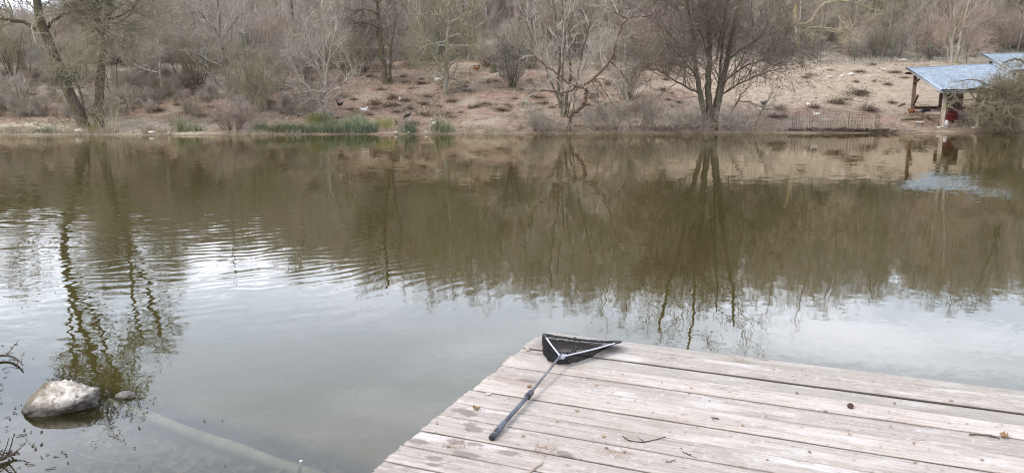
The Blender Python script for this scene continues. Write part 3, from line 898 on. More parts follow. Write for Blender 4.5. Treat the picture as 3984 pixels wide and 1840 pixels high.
for px, py, lab in ((2110, 1752, 'loose nest of dry pine straw on the boards below the net handle'), (2400, 1762, 'flattened wisp of dry straw at the bottom of the jetty right of the handle'), (1765, 1732, 'torn pale straw wisp on the lower left corner of the jetty')):
    m_ = MB()
    for k in range(26):
        p = np.array((rng.normal(0, .04), rng.normal(0, .022), .002 + rng.random() * .004)); d = np.array((rng.normal(), rng.normal(), rng.normal() * .12))
        q, r = poly_branch(rng, p, d, rng.uniform(.02, .05), .0012, .0007, 4, .2, 0); q[:, 2] = np.clip(q[:, 2], .0012, .02); m_.tube(q, r, 4, False)
    o = bpy.data.objects.new('straw_wisp', m_.mesh('straw_wisp', M['leaf_dry'])); o.location = deck_pt(px, py, .004); tag(link(o), lab, 'straw')

# ------------------------------------------------------------------ rock, sunken log, shallows
def rock_mesh(seed, size, sub=5, amp=.28, flat=1.0):
    import bmesh
    bm = bmesh.new(); bmesh.ops.create_icosphere(bm, subdivisions=sub, radius=1)
    for v in bm.verts:
        c = v.co.copy(); p = c * 1.1 + Vector((seed * 3.7, seed, 0))
        f = 1 + amp * mn.noise(p) + amp * .55 * mn.noise(p * 2.3) + amp * .4 * mn.noise(p * 5.1) + amp * .28 * mn.noise(p * 11) + amp * .16 * mn.noise(p * 23)
        # flattened facets like broken limestone
        for nrm, dd in ((Vector((.2, -.55, .8)), .74), (Vector((-.7, -.2, .6)), .80), (Vector((.7, .1, .7)), .93), (Vector((.1, -.95, .2)), .84)):
            nn = nrm.normalized(); k = c.dot(nn) * f
            if k > dd: f *= (dd + (k - dd) * .25) / k
        v.co = Vector((c.x * size[0] * f, c.y * size[1] * f, c.z * size[2] * f))
    me = bpy.data.meshes.new('rock'); bm.to_mesh(me); bm.free()
    for p in me.polygons: p.use_smooth = True
    return me
rp = at_z(262, 1592, 0)
me = rock_mesh(2.3, (.235, .17, .135)); me.materials.append(M['limestone'])
o = bpy.data.objects.new('limestone_rock', me); o.location = (rp[0] - .075, rp[1] + .05, .035); o.rotation_euler = (R(3), R(-9), R(10))
tag(link(o), 'pale limestone boulder with brown algae on its left end standing out of the shallow water', 'rock')
rp = at_z(487, 1541, 0)
me = rock_mesh(5.1, (.078, .045, .032), 4); me.materials.append(M['limestone'])
o = bpy.data.objects.new('rock_tip', me); o.location = (rp[0], rp[1], .004); o.rotation_euler = (0, 0, R(-25))
tag(link(o), 'small stone tip just breaking the water right of the boulder', 'rock')

d = LOG_B - LOG_A; L_ = np.linalg.norm(d); d /= L_
log = empty('sunken_log', LOG_A)
tag(log, 'pale straight log lying sunken under the water from the boulder towards the jetty', 'log')
pts = []; rr = []
for i in range(24):
    t = i / 23; p = d * (t * (L_ + .5)) + np.array((mn.noise((t * 4, 0, 0)) * .02, mn.noise((t * 4, 5, 0)) * .02, -.048))
    pts.append(p); rr.append(.033 + .014 * t + .006 * mn.noise((t * 9, 2, 0)))
b_ = MB(); b_.tube(pts, rr, 14); b_.build('stem', M['log_sunk'], log)
sp_ = at_z(1163, 1815, -.02) - LOG_A
b_ = MB(); b_.tube([sp_ + np.array((-.004, .0, -.05)), sp_ + np.array((.004, .03, .012)), sp_ + np.array((.006, .04, .02))], [.013, .012, .011], 9); b_.build('branch_stub', M['log_sunk'], log)

rng = np.random.default_rng(77)
m_ = MB()
for k in range(2600):
    x = rng.uniform(-5.2, .2); y = rng.uniform(3.3, 6.4)
    side = (x - LOG_A[0]) * d[1] - (y - LOG_A[1]) * d[0]
    if side < -.02 and not (x < LOG_A[0] and y < 5.6): pass
    z = terrain(x, y) + rng.uniform(.005, .03)
    V, Q = leaf_mesh(int(rng.integers(1e6)), rng.uniform(.05, .13), rng.uniform(.02, .045), .03)
    a = rng.uniform(0, 6.28); c, s = math.cos(a), math.sin(a)
    V = V @ np.array(((c, s, 0), (-s, c, 0), (0, 0, 1))) + (x, y, z)
    V[:, 2] = np.minimum(V[:, 2], -.015)
    m_.add(V, Q)
tag(m_.build('sunken_leaves', M['leaf_sunk']), 'brown leaf litter lying on the shallow pond bed at the lower left', 'leaf litter', kind='stuff')
# dark scraps of bark and leaves afloat at the left edge
m_ = MB(); tw = MB()
for k in range(90):
    px = abs(rng.normal(0, 150)); py = rng.uniform(1560, 1840) if rng.random() < .72 else rng.uniform(1340, 1560)
    if py < 1560: px *= .35
    if rng.random() < .12: px = rng.uniform(0, 900); py = rng.uniform(1600, 1840)
    if 90 < px < 430 and 1490 < py < 1650: continue
    p = at_z(px, py, 0)
    V, Q = leaf_mesh(int(rng.integers(1e6)), rng.uniform(.012, .05), rng.uniform(.002, .007), .0012)
    a = rng.uniform(0, 6.28); c, s = math.cos(a), math.sin(a)
    m_.add(V @ np.array(((c, s, 0), (-s, c, 0), (0, 0, 1))) + p + (0, 0, .001), Q)
tag(m_.build('floating_scraps', M['leaf_dark']), 'dark bark and leaf scraps floating on the water along the left edge', 'leaf litter', kind='stuff')
def afloat(name, label, pts, r0, r1, mat, seed, nt_=0, z=.01):
    rng = np.random.default_rng(seed); W = [at_z(px, py, z) for px, py in pts]; b0 = W[0].copy(); b0[2] = 0
    C = catmull(W, 5); m = MB(); m.tube(C - b0, np.linspace(r0, r1, len(C)), 6)
    for k in range(nt_):
        i = rng.integers(1, len(C) - 1); dd = rng.normal(0, 1, 3); dd[2] = abs(dd[2]) * .5
        q, r = poly_branch(rng, C[i] - b0, dd, rng.uniform(.08, .25), r1, r1 * .4, 5, .2, 0.0); q[:, 2] = np.maximum(q[:, 2], -.01); m.tube(q, r, 5)
    o = bpy.data.objects.new(name, m.mesh(name, M[mat])); o.location = b0; tag(link(o), label, 'branch'); return o
afloat('dead_branch', 'dark wet twigs poking out of the water at the left edge above the boulder', [(-60, 1400), (10, 1382), (60, 1392), (88, 1420)], .012, .005, 'leaf_dark', 3, 9, .03)
afloat('dead_branch', 'black rotten twigs at the left edge below the boulder', [(-50, 1795), (5, 1785), (40, 1770), (62, 1762)], .014, .005, 'leaf_dark', 5, 8, .02)
afloat('reed_stalk', 'long thin pale reed stalk lying in the shallows below the boulder', [(308, 1764), (360, 1782), (450, 1795), (535, 1800)], .004, .003, 'reed', 6, 0, -.006)

# ------------------------------------------------------------------ the trees of the far bank
G_BANK = None
def Pm(n, ln, ang=(45, 45, 50), t0=(.25, .2, .2), rad=(.03, .012, .007), seg=(5, 4, 3), wan=(.12, .14, .16), up=(.04, .03, .02), taper=.55, rmin=.006):
    k = len(n)
    return dict(n=n, len=ln, ang=ang[:k], t0=t0[:k], rad=rad[:k], seg=seg[:k], wan=wan[:k], up=up[:k], taper=taper, rmin=rmin)

def scatter_bits(root, levels, base, name, n, size, mat, seed, from_lv=2, zmin=1.0, label=None):
    """small cones or leaves hung along the fine twigs"""
    rng = np.random.default_rng(seed)
    pool = [p for lv in levels[from_lv:] for p, r in lv]
    m = MB()
    idx = rng.integers(0, len(pool), n)
    V = np.zeros((n, 6, 3)); k = 0
    oct_ = np.array([(1, 0, 0), (-1, 0, 0), (0, 1, 0), (0, -1, 0), (0, 0, 1.25), (0, 0, -1.25)])
    for i in idx:
        p = pool[i]; f = rng.random() * (len(p) - 1); a = int(f); q = p[a] + (p[min(a + 1, len(p) - 1)] - p[a]) * (f - a)
        if q[2] - base[2] < zmin: continue
        V[k] = oct_ * size * rng.uniform(.6, 1.3, 3) + rng.normal(0, size * .8, 3) + q - base; k += 1
    V = V[:k].reshape(-1, 3)
    t = np.array([(4, 0, 2), (4, 2, 1), (4, 1, 3), (4, 3, 0), (5, 2, 0), (5, 1, 2), (5, 3, 1), (5, 0, 3)])
    T_ = (t[None] + (np.arange(k) * 6)[:, None, None]).reshape(-1, 3)
    m.add(V, None, T_); o = m.build(name, M[mat], root)
    if label: o['label'] = label
    return o

# two willows at the left water edge
P1 = Pm((13, 7, 4, 1), (2.6, 1.25, .65, .38), ang=(50, 48, 45, 45), t0=(.45, .2, .15, .15), rad=(.05, .020, .012, .008), seg=(6, 5, 4, 3), wan=(.14, .15, .16, .18), up=(.03, .03, .0, -.03))
LV_LEAN = []
leanT = hero('willow', 'leaning grey willow with forked trunk at the left water edge', 'tree', (332, 503), [
    ([(335, 508), (305, 440), (262, 335), (215, 225), (170, 115), (148, 40), (142, -60), (150, -220), (165, -400), (170, -560)], 46, 16, -.6),
    ([(172, 118), (130, 105), (80, 85), (30, 78), (-40, 62)], 17, 7, -1.0),
    ([(185, 110), (205, 85), (250, 58), (300, 47), (350, 60), (385, 100)], 12, 6, -.8),
    ([(142, -60), (190, -170), (225, -300), (245, -470), (240, -600)], 22, 8, .8),
    ([(148, -160), (110, -270), (95, -400), (80, -560)], 18, 7, -.6),
    ([(165, -400), (200, -520), (190, -660)], 14, 5, 0),
    ([(330, 450), (318, 380), (300, 330), (285, 310)], 9, 6, -.3),
    ([(322, 425), (338, 432), (355, 447)], 6, 3, -.2),
], P1, M['bark_dark'], M['twig_olive'], 11, split=1, wob=.02, extra=lambda r_, lv_, b_: LV_LEAN.extend([[(p, r) for p, r in L_ if p[0][0] - b_[0] > -4.6] for L_ in lv_]))
scatter_bits(leanT, [[], [], [(np.array([at_y(250 + random.uniform(-60, 70), 300 + random.uniform(-50, 60), 40.6 + random.uniform(-.8, .8)) for _ in range(2)]), 0) for _ in range(60)]], np.array(leanT.location), 'ivy', 500, .022, 'ivy', 3)
scatter_bits(leanT, LV_LEAN, np.array(leanT.location), 'ivy', 9000, .042, 'ivy', 4, 1, 6.2)
P2 = Pm((14, 8, 5, 1.2), (2.4, 1.2, .6, .35), ang=(55, 48, 45, 45), t0=(.5, .2, .15, .15), rad=(.045, .018, .011, .008), seg=(6, 5, 4, 3), wan=(.15, .16, .16, .18), up=(.05, .02, .0, -.02))
hero('willow', 'upright willow with ridged bark and bent limb beside the leaning willow', 'tree', (386, 503), [
    ([(386, 508), (384, 420), (392, 300), (400, 200), (407, 110), (425, 40), (450, -60), (470, -200), (480, -360)], 38, 14, .5),
    ([(404, 112), (382, 75), (352, 40), (325, 12), (290, -10)], 12, 6, -.6),
    ([(400, 190), (378, 95), (352, 62)], 9, 5, -.5),
    ([(425, 40), (400, -80), (395, -230), (410, -400)], 18, 7, .4),
    ([(412, 85), (470, 60), (520, 30), (560, -30)], 8, 4, .8),
    ([(407, 105), (440, 90), (460, 110)], 6, 3, -.4),
], P2, M['bark_dark'], M['twig_olive'], 12, split=1, wob=.02)

# pale spreading tree near the rushes
P3 = Pm((8, 5, 3, 1), (1.5, .85, .5, .3), ang=(42, 45, 48, 48), t0=(.25, .15, .15, .1), rad=(.035, .014, .008, .006), seg=(6, 5, 3, 3), wan=(.13, .15, .16, .16), up=(.05, .04, .02, .0))
hero('pale_tree', 'low pale bare tree with wide spreading limbs behind the green rushes', 'tree', (1277, 462), [
    ([(1279, 466), (1266, 425), (1270, 380), (1264, 330)], 22, 15, .2),
    ([(1264, 330), (1240, 270), (1215, 190), (1195, 110), (1180, 30)], 10, 4, .3),
    ([(1264, 335), (1278, 240), (1300, 150), (1330, 60)], 11, 4, -.3),
    ([(1270, 372), (1310, 345), (1350, 310), (1370, 260)], 9, 4, -.5),
    ([(1266, 362), (1215, 350), (1165, 300), (1140, 250)], 9, 4, .5),
    ([(1268, 400), (1220, 385), (1170, 385), (1135, 360)], 7, 3, -.8),
    ([(1266, 330), (1262, 240), (1258, 120), (1262, 20)], 9, 4, .8),
    ([(1256, 312), (1210, 240), (1150, 190)], 7, 3, -.2),
    ([(1266, 410), (1248, 440)], 6, 4, -.2),
], P3, M['bark_pale'], M['twig_tan'], 13, split=1)

P4 = Pm((9, 5, 3, 1), (1.9, 1.0, .55, .32), ang=(60, 48, 48, 48), t0=(.3, .2, .15, .1), rad=(.04, .016, .009, .006), seg=(6, 5, 3, 3), wan=(.15, .15, .16, .16), up=(.02, .02, .0, .0))
hero('dark_tree', 'tall dark brown tree with crooked side limbs on the slope left of the lichen tree', 'tree', (1502, 328), [
    ([(1502, 332), (1492, 250), (1482, 170), (1474, 90), (1468, 0), (1475, -100), (1465, -220)], 22, 8, .3),
    ([(1523, 330), (1520, 240), (1528, 150), (1540, 60)], 9, 4, 1.0),
    ([(1472, 110), (1445, 95), (1410, 88), (1375, 95)], 9, 4, -.5),
    ([(1470, 55), (1440, 40), (1405, 38), (1380, 55)], 8, 4, -.2),
    ([(1482, 170), (1462, 120), (1430, 110)], 7, 3, .5),
    ([(1468, 20), (1500, -10), (1540, -30)], 7, 3, .5),
    ([(1470, 10), (1430, -40), (1400, -120)], 8, 3, -.4),
    ([(1514, 330), (1512, 290), (1518, 230)], 6, 2, -.2),
], P4, M['bark_dark'], M['twig_dark'], 14, split=1)

P5 = Pm((11, 6, 3, 1), (1.8, .95, .5, .3), ang=(62, 50, 50, 50), t0=(.1, .15, .15, .1), rad=(.04, .017, .009, .006), seg=(6, 5, 3, 3), wan=(.20, .18, .18, .18), up=(.03, .03, .02, .0))
hero('lichen_tree', 'pale lichen covered tree with curling branches right of the white rooster', 'tree', (1732, 368), [
    ([(1731, 372), (1736, 300), (1738, 225)], 18, 13, .1),
    ([(1738, 225), (1740, 150), (1746, 60), (1748, -40), (1742, -160)], 12, 5, .2),
    ([(1737, 240), (1700, 228), (1660, 245)], 6, 3, -.5),
    ([(1738, 160), (1700, 170), (1650, 180), (1620, 205)], 7, 3, -.6),
    ([(1740, 100), (1790, 70), (1840, 45), (1885, 20)], 8, 3, .5),
    ([(1740, 90), (1690, 50), (1640, 55), (1605, 75)], 7, 3, -.2),
    ([(1740, 150), (1790, 135), (1835, 145)], 7, 3, -.5),
    ([(1744, 30), (1700, -20), (1680, -80)], 6, 3, .3),
], P5, M['bark_pale'], M['bark_lichen'], 15, split=1)

# dense dark shrub with ivy
b = ground_at(1992, 342); rng = np.random.default_rng(21)
PS = Pm((7, 5, 3), (1.1, .6, .35), ang=(40, 45, 50), t0=(.1, .1, .1), rad=(.02, .009, .006), seg=(5, 4, 3))
lv = shrub_levels(rng, b, 12, 3.6, .34, .045, PS)
sh = make_tree('ivy_shrub', 'dense dark shrub grown with ivy on the slope left of the many stemmed tree', 'shrub', lv, b, M['bark_dark'], M['twig_grey'], 1)
scatter_bits(sh, lv, np.asarray(b), 'ivy', 1300, .03, 'ivy', 5, 0, .05)

P6 = Pm((8, 5, 3, 1), (1.7, .9, .5, .3), ang=(38, 44, 48, 48), t0=(.25, .15, .15, .1), rad=(.032, .014, .008, .006), seg=(6, 5, 3, 3), wan=(.12, .15, .16, .16), up=(.05, .03, .01, .0))
hero('many_stemmed_tree', 'bare grey tree of many stems fanning from one stool behind the crooked tree', 'tree', (2195, 458), [
    ([(2192, 462), (2180, 390), (2172, 300), (2176, 190), (2160, 90), (2150, -40), (2160, -150)], 15, 5, .3),
    ([(2200, 462), (2206, 380), (2220, 300), (2215, 190), (2225, 80), (2240, -60)], 14, 5, .8),
    ([(2196, 460), (2192, 380), (2188, 280), (2196, 160), (2190, 40), (2180, -90)], 12, 4, -.5),
    ([(2202, 458), (2222, 390), (2245, 320), (2262, 210), (2290, 110), (2320, 0)], 11, 4, -.2),
    ([(2190, 455), (2168, 380), (2135, 300), (2110, 220), (2060, 120), (2030, 20)], 10, 4, .2),
    ([(2230, 440), (2236, 370), (2255, 300), (2280, 240)], 7, 3, .5),
], P6, M['bark_dark'], M['twig_grey'], 16, split=1)

P7 = Pm((7, 5, 4), (1.1, .6, .35), ang=(45, 45, 48), t0=(.3, .2, .15), rad=(.025, .011, .007), seg=(6, 5, 3), wan=(.16, .18, .18), up=(.0, .0, .0))
hero('crooked_tree', 'crooked waterside tree with hooked brown trunk and long horizontal branches', 'tree', (2214, 512), [
    ([(2212, 517), (2218, 470), (2220, 442), (2250, 425), (2272, 400), (2280, 365), (2278, 345)], 17, 14, -.6),
    ([(2279, 348), (2255, 340), (2230, 345)], 12, 9, 0),
    ([(2232, 345), (2300, 315), (2345, 270), (2372, 235), (2395, 180), (2415, 110), (2440, 75)], 12, 6, .2),
    ([(2250, 340), (2200, 315), (2160, 280), (2120, 255), (2065, 205)], 9, 4, -.6),
    ([(2245, 348), (2190, 360), (2120, 352), (2075, 357), (2045, 376)], 8, 4, -.8),
    ([(2305, 312), (2322, 345), (2332, 400), (2330, 440)], 6, 3, -.3),
    ([(2310, 310), (2350, 350), (2380, 400), (2420, 440)], 7, 3, -.4),
    ([(2368, 240), (2410, 270), (2430, 300), (2450, 340)], 6, 3, .3),
    ([(2440, 75), (2490, 65), (2540, 66), (2575, 120), (2600, 190)], 6, 3, .5),
    ([(2440, 75), (2395, 50), (2340, 25)], 6, 3, -.4),
    ([(2310, 308), (2370, 312)], 6, 4, 0),
], P7, M['bark_brown'], M['twig_tan'], 17, split=1)

hero('birch', 'slender birch with white bark between the crooked tree and the big alder', 'tree', (2438, 300), [
    ([(2442, 400), (2436, 330), (2432, 230), (2430, 120), (2424, 20), (2430, -120)], 12, 5, .2),
    ([(2432, 190), (2450, 140), (2462, 90)], 6, 3, .2),
    ([(2430, 100), (2400, 40), (2390, -30)], 5, 3, .2)],
    Pm((12, 6, 4), (1.1, .6, .35), ang=(45, 45, 45), t0=(.4, .2, .1), rad=(.02, .009, .006)), M['bark_pale'], M['twig_tan'], 18, split=1, Y=47.5)
def shrub(name, label, cat, px, py, n, h, spread, r, P, bark, twig, seed, group=None, Y=None):
    rng = np.random.default_rng(seed)
    b = ground_at(px, py) if Y is None else at_y(px, py, Y)
    lv = shrub_levels(rng, b, n, h, spread, r, P)
    return make_tree(name, label, cat, lv, b, M[bark], M[twig], 1, group)
PB = Pm((5, 4, 2), (.95, .55, .32), ang=(30, 40, 45), t0=(.15, .1, .1), rad=(.016, .009, .006), seg=(5, 4, 3))
shrub('fan_shrub', 'fan shaped bare bush around the foot of the white birch', 'shrub', 2440, 392, 16, 3.0, .55, .03, PB, 'bark_dark', 'twig_grey', 22)
shrub('bare_shrub', 'dark low bush up the slope behind the left side of the big alder', 'shrub', 2590, 290, 16, 2.3, .7, .03, PB, 'bark_dark', 'twig_dark', 23)

# the big alder hung with cones
P8 = Pm((13, 8, 4, 1.2), (3.0, 1.5, .75, .42), ang=(52, 42, 45, 45), t0=(.16, .2, .15, .1), rad=(.032, .014, .008, .006), seg=(7, 5, 4, 3), wan=(.07, .10, .14, .16), up=(.012, .01, .0, -.02), taper=.64)
ald_sp = [
    ([(2752, 512), (2735, 430), (2718, 330), (2702, 230), (2690, 130), (2672, 0), (2640, -160), (2620, -330)], 24, 9, -.7),
    ([(2762, 512), (2760, 420), (2756, 320), (2760, 200), (2756, 80), (2752, -60), (2760, -260), (2752, -470)], 30, 8, .2),
    ([(2775, 512), (2792, 410), (2810, 330), (2830, 230), (2850, 130), (2880, 0), (2920, -160), (2940, -330)], 28, 9, .7),
    ([(2770, 505), (2782, 410), (2795, 330), (2806, 220), (2820, 80), (2845, -80), (2860, -260)], 15, 6, 1.4),
    ([(2724, 365), (2650, 330), (2570, 280), (2500, 262)], 8, 3, -1.2),
    ([(2806, 370), (2880, 325), (2960, 290), (3040, 265)], 8, 3, -1.2),
    ([(2812, 320), (2900, 260), (3000, 225), (3080, 180)], 8, 3, .8),
    ([(2826, 240), (2920, 170), (3010, 130), (3090, 95)], 8, 3, -1.0),
    ([(2700, 225), (2620, 150), (2560, 70), (2530, -20)], 8, 3, .5),
    ([(2755, 240), (2735, 150), (2700, 60), (2690, -60)], 9, 4, -1.0),
    ([(2790, 230), (2800, 150), (2820, 60), (2830, -40)], 8, 3, -1.1),
    ([(2712, 300), (2640, 210), (2570, 160)], 7, 3, -1.5),
]
cones_done = []
ald = hero('alder', 'big bare alder of four trunks hung with dark cones at the water edge', 'tree', (2764, 505), ald_sp, P8, M['bark_dark'], M['twig_dark'], 19, split=1, wob=.02,
           extra=lambda root, lv, b: scatter_bits(root, lv, b, 'cones', 9500, .023, 'cone', 8, 3, 1.3))

hero('pale_poplar', 'pale yellowish poplar of several slim stems behind the tiled shelter', 'tree', (3712, 246), [
    ([(3700, 252), (3704, 180), (3712, 90), (3718, -20), (3712, -140)], 11, 4, .2),
    ([(3712, 252), (3732, 170), (3752, 80), (3775, -20), (3790, -140)], 13, 4, -.2),
    ([(3706, 252), (3696, 160), (3700, 70), (3690, -60)], 8, 3, .4),
    ([(3716, 250), (3742, 185), (3760, 110), (3800, 30)], 8, 3, .1),
    ([(3742, 115), (3790, 100), (3826, 75)], 6, 3, -.2),
    ([(3694, 250), (3684, 190), (3670, 140)], 5, 2, .2),
    ([(3722, 250), (3770, 200), (3785, 170)], 4, 2, .2)],
    Pm((9, 6, 4), (1.5, .8, .45), ang=(35, 42, 45), t0=(.35, .2, .1), rad=(.025, .010, .006)), M['bark_pale'], M['twig_red'], 20, split=1)

hero('old_tree', 'tree half hidden behind the alder with arching olive boughs reaching right', 'tree', (3115, 250), [
    ([(3112, 262), (3104, 180), (3096, 90), (3090, -20), (3080, -140)], 20, 9, .2),
    ([(3094, 100), (3150, 85), (3190, 30), (3230, 5), (3290, 6), (3345, 20), (3420, 45)], 11, 4, -.4),
    ([(3098, 130), (3160, 108), (3230, 112), (3290, 130), (3320, 150)], 9, 4, -.8),
    ([(3220, 12), (3255, 60), (3290, 105), (3312, 125)], 5, 3, -.3),
    ([(3108, 200), (3130, 150), (3160, 130), (3175, 160)], 6, 3, -.5),
    ([(3330, 15), (3380, -10), (3440, -60)], 6, 3, .2)],
    Pm((10, 6, 4), (1.4, .75, .4), ang=(48, 45, 45), t0=(.25, .2, .1), rad=(.03, .012, .007), up=(.0, -.02, -.02)), M['bark_lichen'], M['twig_olive'], 24, split=1)

# drooping willow bush at the right edge, its black stump in the water
P9 = Pm((15, 8, 5, 1.6), (1.15, .7, .42, .3), ang=(60, 48, 50, 48), t0=(.18, .15, .1, .1), rad=(.03, .014, .010, .008), seg=(6, 5, 4, 3), wan=(.22, .24, .24, .22), up=(-.03, -.06, -.06, -.05))
wl = hero('drooping_willow', 'drooping bushy willow with black leaning stump at the right edge of the water', 'tree', (3905, 512), [
    ([(3890, 522), (3905, 492), (3950, 455), (4010, 420), (4060, 380)], 52, 26, .2),
    ([(3960, 450), (3920, 400), (3885, 355), (3860, 335)], 13, 5, -.5),
    ([(3970, 450), (3950, 370), (3945, 310)], 13, 5, .2),
    ([(4000, 425), (3995, 350), (3985, 295)], 14, 6, .5),
    ([(4040, 390), (4040, 320), (4060, 280)], 14, 6, -.4),
    ([(3940, 455), (3890, 425), (3850, 405), (3815, 400)], 9, 4, -.6),
    ([(3960, 445), (3925, 445), (3890, 455)], 8, 4, -.6),
    ([(4060, 380), (4140, 330), (4200, 290)], 16, 6, 0),
], P9, M['bark_dark'], M['twig_willow'], 25, split=1, Y=43.6)
PD = Pm((9, 5, 2), (.8, .45, .3), ang=(60, 50, 50), t0=(.1, .1, .1), rad=(.012, .008, .006), wan=(.24, .24, .24), up=(-.05, -.06, -.05))
lv = [[], [], [], []]; rng = np.random.default_rng(31)
for C, r in limbs_px(43.4, [([(3885, 355), (3800, 345), (3730, 352), (3680, 372)], 7, 3, -.3), ([(3860, 338), (3790, 310), (3720, 318)], 6, 3, .1), ([(3880, 400), (3800, 385), (3720, 395), (3690, 415)], 7, 3, -.2), ([(3885, 425), (3830, 430), (3770, 450), (3745, 470)], 6, 3, -.2), ([(4000, 250), (3960, 232), (3925, 236), (3900, 250)], 9, 4, .2)], rng):
    lv[0].append((C, r)); spawn(rng, (C, r), 0, PD, lv)
ta, tb = tree_meshes(lv, np.array(wl.location), M['bark_dark'], M['twig_willow'], 1)
link(bpy.data.objects.new('drooping_bough', ta), wl); link(bpy.data.objects.new('drooping_twigs', tb), wl)

# bushes and saplings along the bank
PT = Pm((7, 5, 3), (1.2, .65, .38), ang=(38, 42, 46), t0=(.2, .15, .1), rad=(.022, .010, .006))
shrub('bare_shrub', 'dense olive bush of many stems on the bank left of the pale spreading tree', 'shrub', 1000, 436, 22, 4.2, .42, .035, PT, 'bark_lichen', 'twig_olive', 31)
hero('slender_tree', 'slim grey tree with several leaning stems behind the olive bush', 'tree', (890, 372), [
    ([(896, 378), (880, 300), (868, 220), (858, 130), (850, 20), (840, -100)], 13, 5, .2),
    ([(892, 376), (890, 290), (905, 220), (900, 120), (915, 10)], 9, 4, .5),
    ([(866, 200), (845, 130), (800, 80), (770, 40)], 8, 3, -.4),
    ([(862, 150), (890, 120), (930, 60)], 7, 3, -.3),
    ([(880, 300), (860, 240), (850, 200)], 6, 3, -.3),
    ([(900, 376), (840, 320), (800, 240), (745, 185), (705, 150)], 8, 3, .2)], P6, M['bark_grey'], M['twig_grey'], 32, split=1)
shrub('bare_shrub', 'cut back stool of short thick stems on the sand at the far left', 'shrub', 85, 412, 6, 1.5, .4, .06, PB, 'bark_dark', 'twig_tan', 33)
shrub('bare_shrub', 'dark bush at the foot of the wood above the far left bank', 'shrub', 55, 312, 9, 4.0, .4, .05, PT, 'bark_dark', 'twig_olive', 34)
shrub('bare_shrub', 'dark bush next to the one at the far left, nearer the leaning willow', 'shrub', 103, 318, 7, 3.6, .35, .05, PT, 'bark_dark', 'twig_olive', 35)
shrub('sapling', 'two thin forked stems on the sandy bank right of the upright willow', 'sapling', 500, 440, 2, 1.7, .5, .04, PB, 'bark_dark', 'twig_tan', 36)
shrub('sapling', 'mossy bent sapling just right behind the upright willow', 'sapling', 440, 375, 4, 3.2, .4, .05, PT, 'bark_dark', 'twig_olive', 37)
hero('dead_tree', 'slim dead tree with a white scarred stem right of the willows', 'tree', (632, 376), [
    ([(634, 382), (625, 300), (620, 220), (614, 120), (606, 20), (596, -80)], 10, 4, .1),
    ([(622, 230), (600, 200), (585, 160)], 5, 2, .1), ([(616, 130), (640, 60), (655, -20)], 6, 3, .2)], P5, M['bark_pale'], M['twig_tan'], 38, split=1)
shrub('brush_bush', 'brown brushy bush leaning over the water left of the rushes', 'shrub', 905, 510, 26, 1.5, 1.2, .018, PB, 'bark_brown', 'twig_red', 39)
low = [(2480, 508, 1.9, 14), (2395, 510, 1.1, 12), (2560, 508, 1.3, 10), (2640, 508, 1.2, 12), (2330, 512, .9, 10), (2690, 510, 1.0, 12), (2840, 508, 1.1, 14), (2900, 506, 1.2, 8), (2090, 512, .8, 10), (2150, 513, .7, 9)]
lows = ['leggy twig bush at the water edge halfway between crooked tree and alder', 'low twig bush at the water edge just right of the crooked tree', 'low twig bush at the water edge second left of the alder', 'low twig bush at the water edge close left of the alder', 'scrubby twigs at the water beside the foot of the crooked tree',
        'scrubby twigs crowding the left foot of the big alder', 'scrubby twigs crowding the right foot of the big alder', 'thin twig bush at the water between alder and wire pen', 'scrubby twigs at the water well left of the crooked tree', 'scrubby twigs at the water close left of the crooked tree']
for i, (px, py, h, n) in enumerate(low):
    shrub('bare_shrub', lows[i], 'shrub', px, py, n, h, 1.1, .016, PB, 'bark_brown', 'twig_tan', 50 + i)
hero('leaning_sapling', 'thin sapling leaning right over the bank beside the alder', 'sapling', (2935, 505), [([(2932, 510), (2960, 440), (2985, 390), (3010, 360)], 6, 2, 0), ([(2950, 465), (2972, 430), (2990, 425)], 4, 2, 0)], PB, M['bark_brown'], M['twig_tan'], 70, split=1)
hero('leaning_sapling', 'thin dark sapling leaning right from the foot of the alder', 'sapling', (2810, 500), [([(2812, 505), (2850, 430), (2880, 375), (2905, 345)], 7, 3, 0), ([(2870, 395), (2930, 400), (2990, 430)], 4, 2, 0)], PB, M['bark_brown'], M['twig_dark'], 71, split=1)
up = [(1190, 330, 3.2), (1345, 300, 2.6), (1085, 340, 3.4), (1420, 280, 2.4), (770, 335, 3.0), (1600, 262, 2.2), (1900, 262, 1.6), (2060, 270, 2.6), (2330, 275, 2.5), (560, 330, 3.0), (330, 330, 3.6), (215, 325, 3.4), (700, 300, 4), (2520, 260, 2.6), (1290, 275, 3)]
for i, (px, py, h) in enumerate(up):
    shrub('bare_shrub', 'tangled bare shrub along the top of the slope below the wood', 'shrub', px, py, 12, h, .6, .028, PT, ('bark_grey', 'bark_dark', 'bark_lichen')[i % 3], ('twig_tan', 'twig_grey', 'twig_olive')[(i * 2) % 3], 80 + i, 'tangled shrubs along the top of the slope')

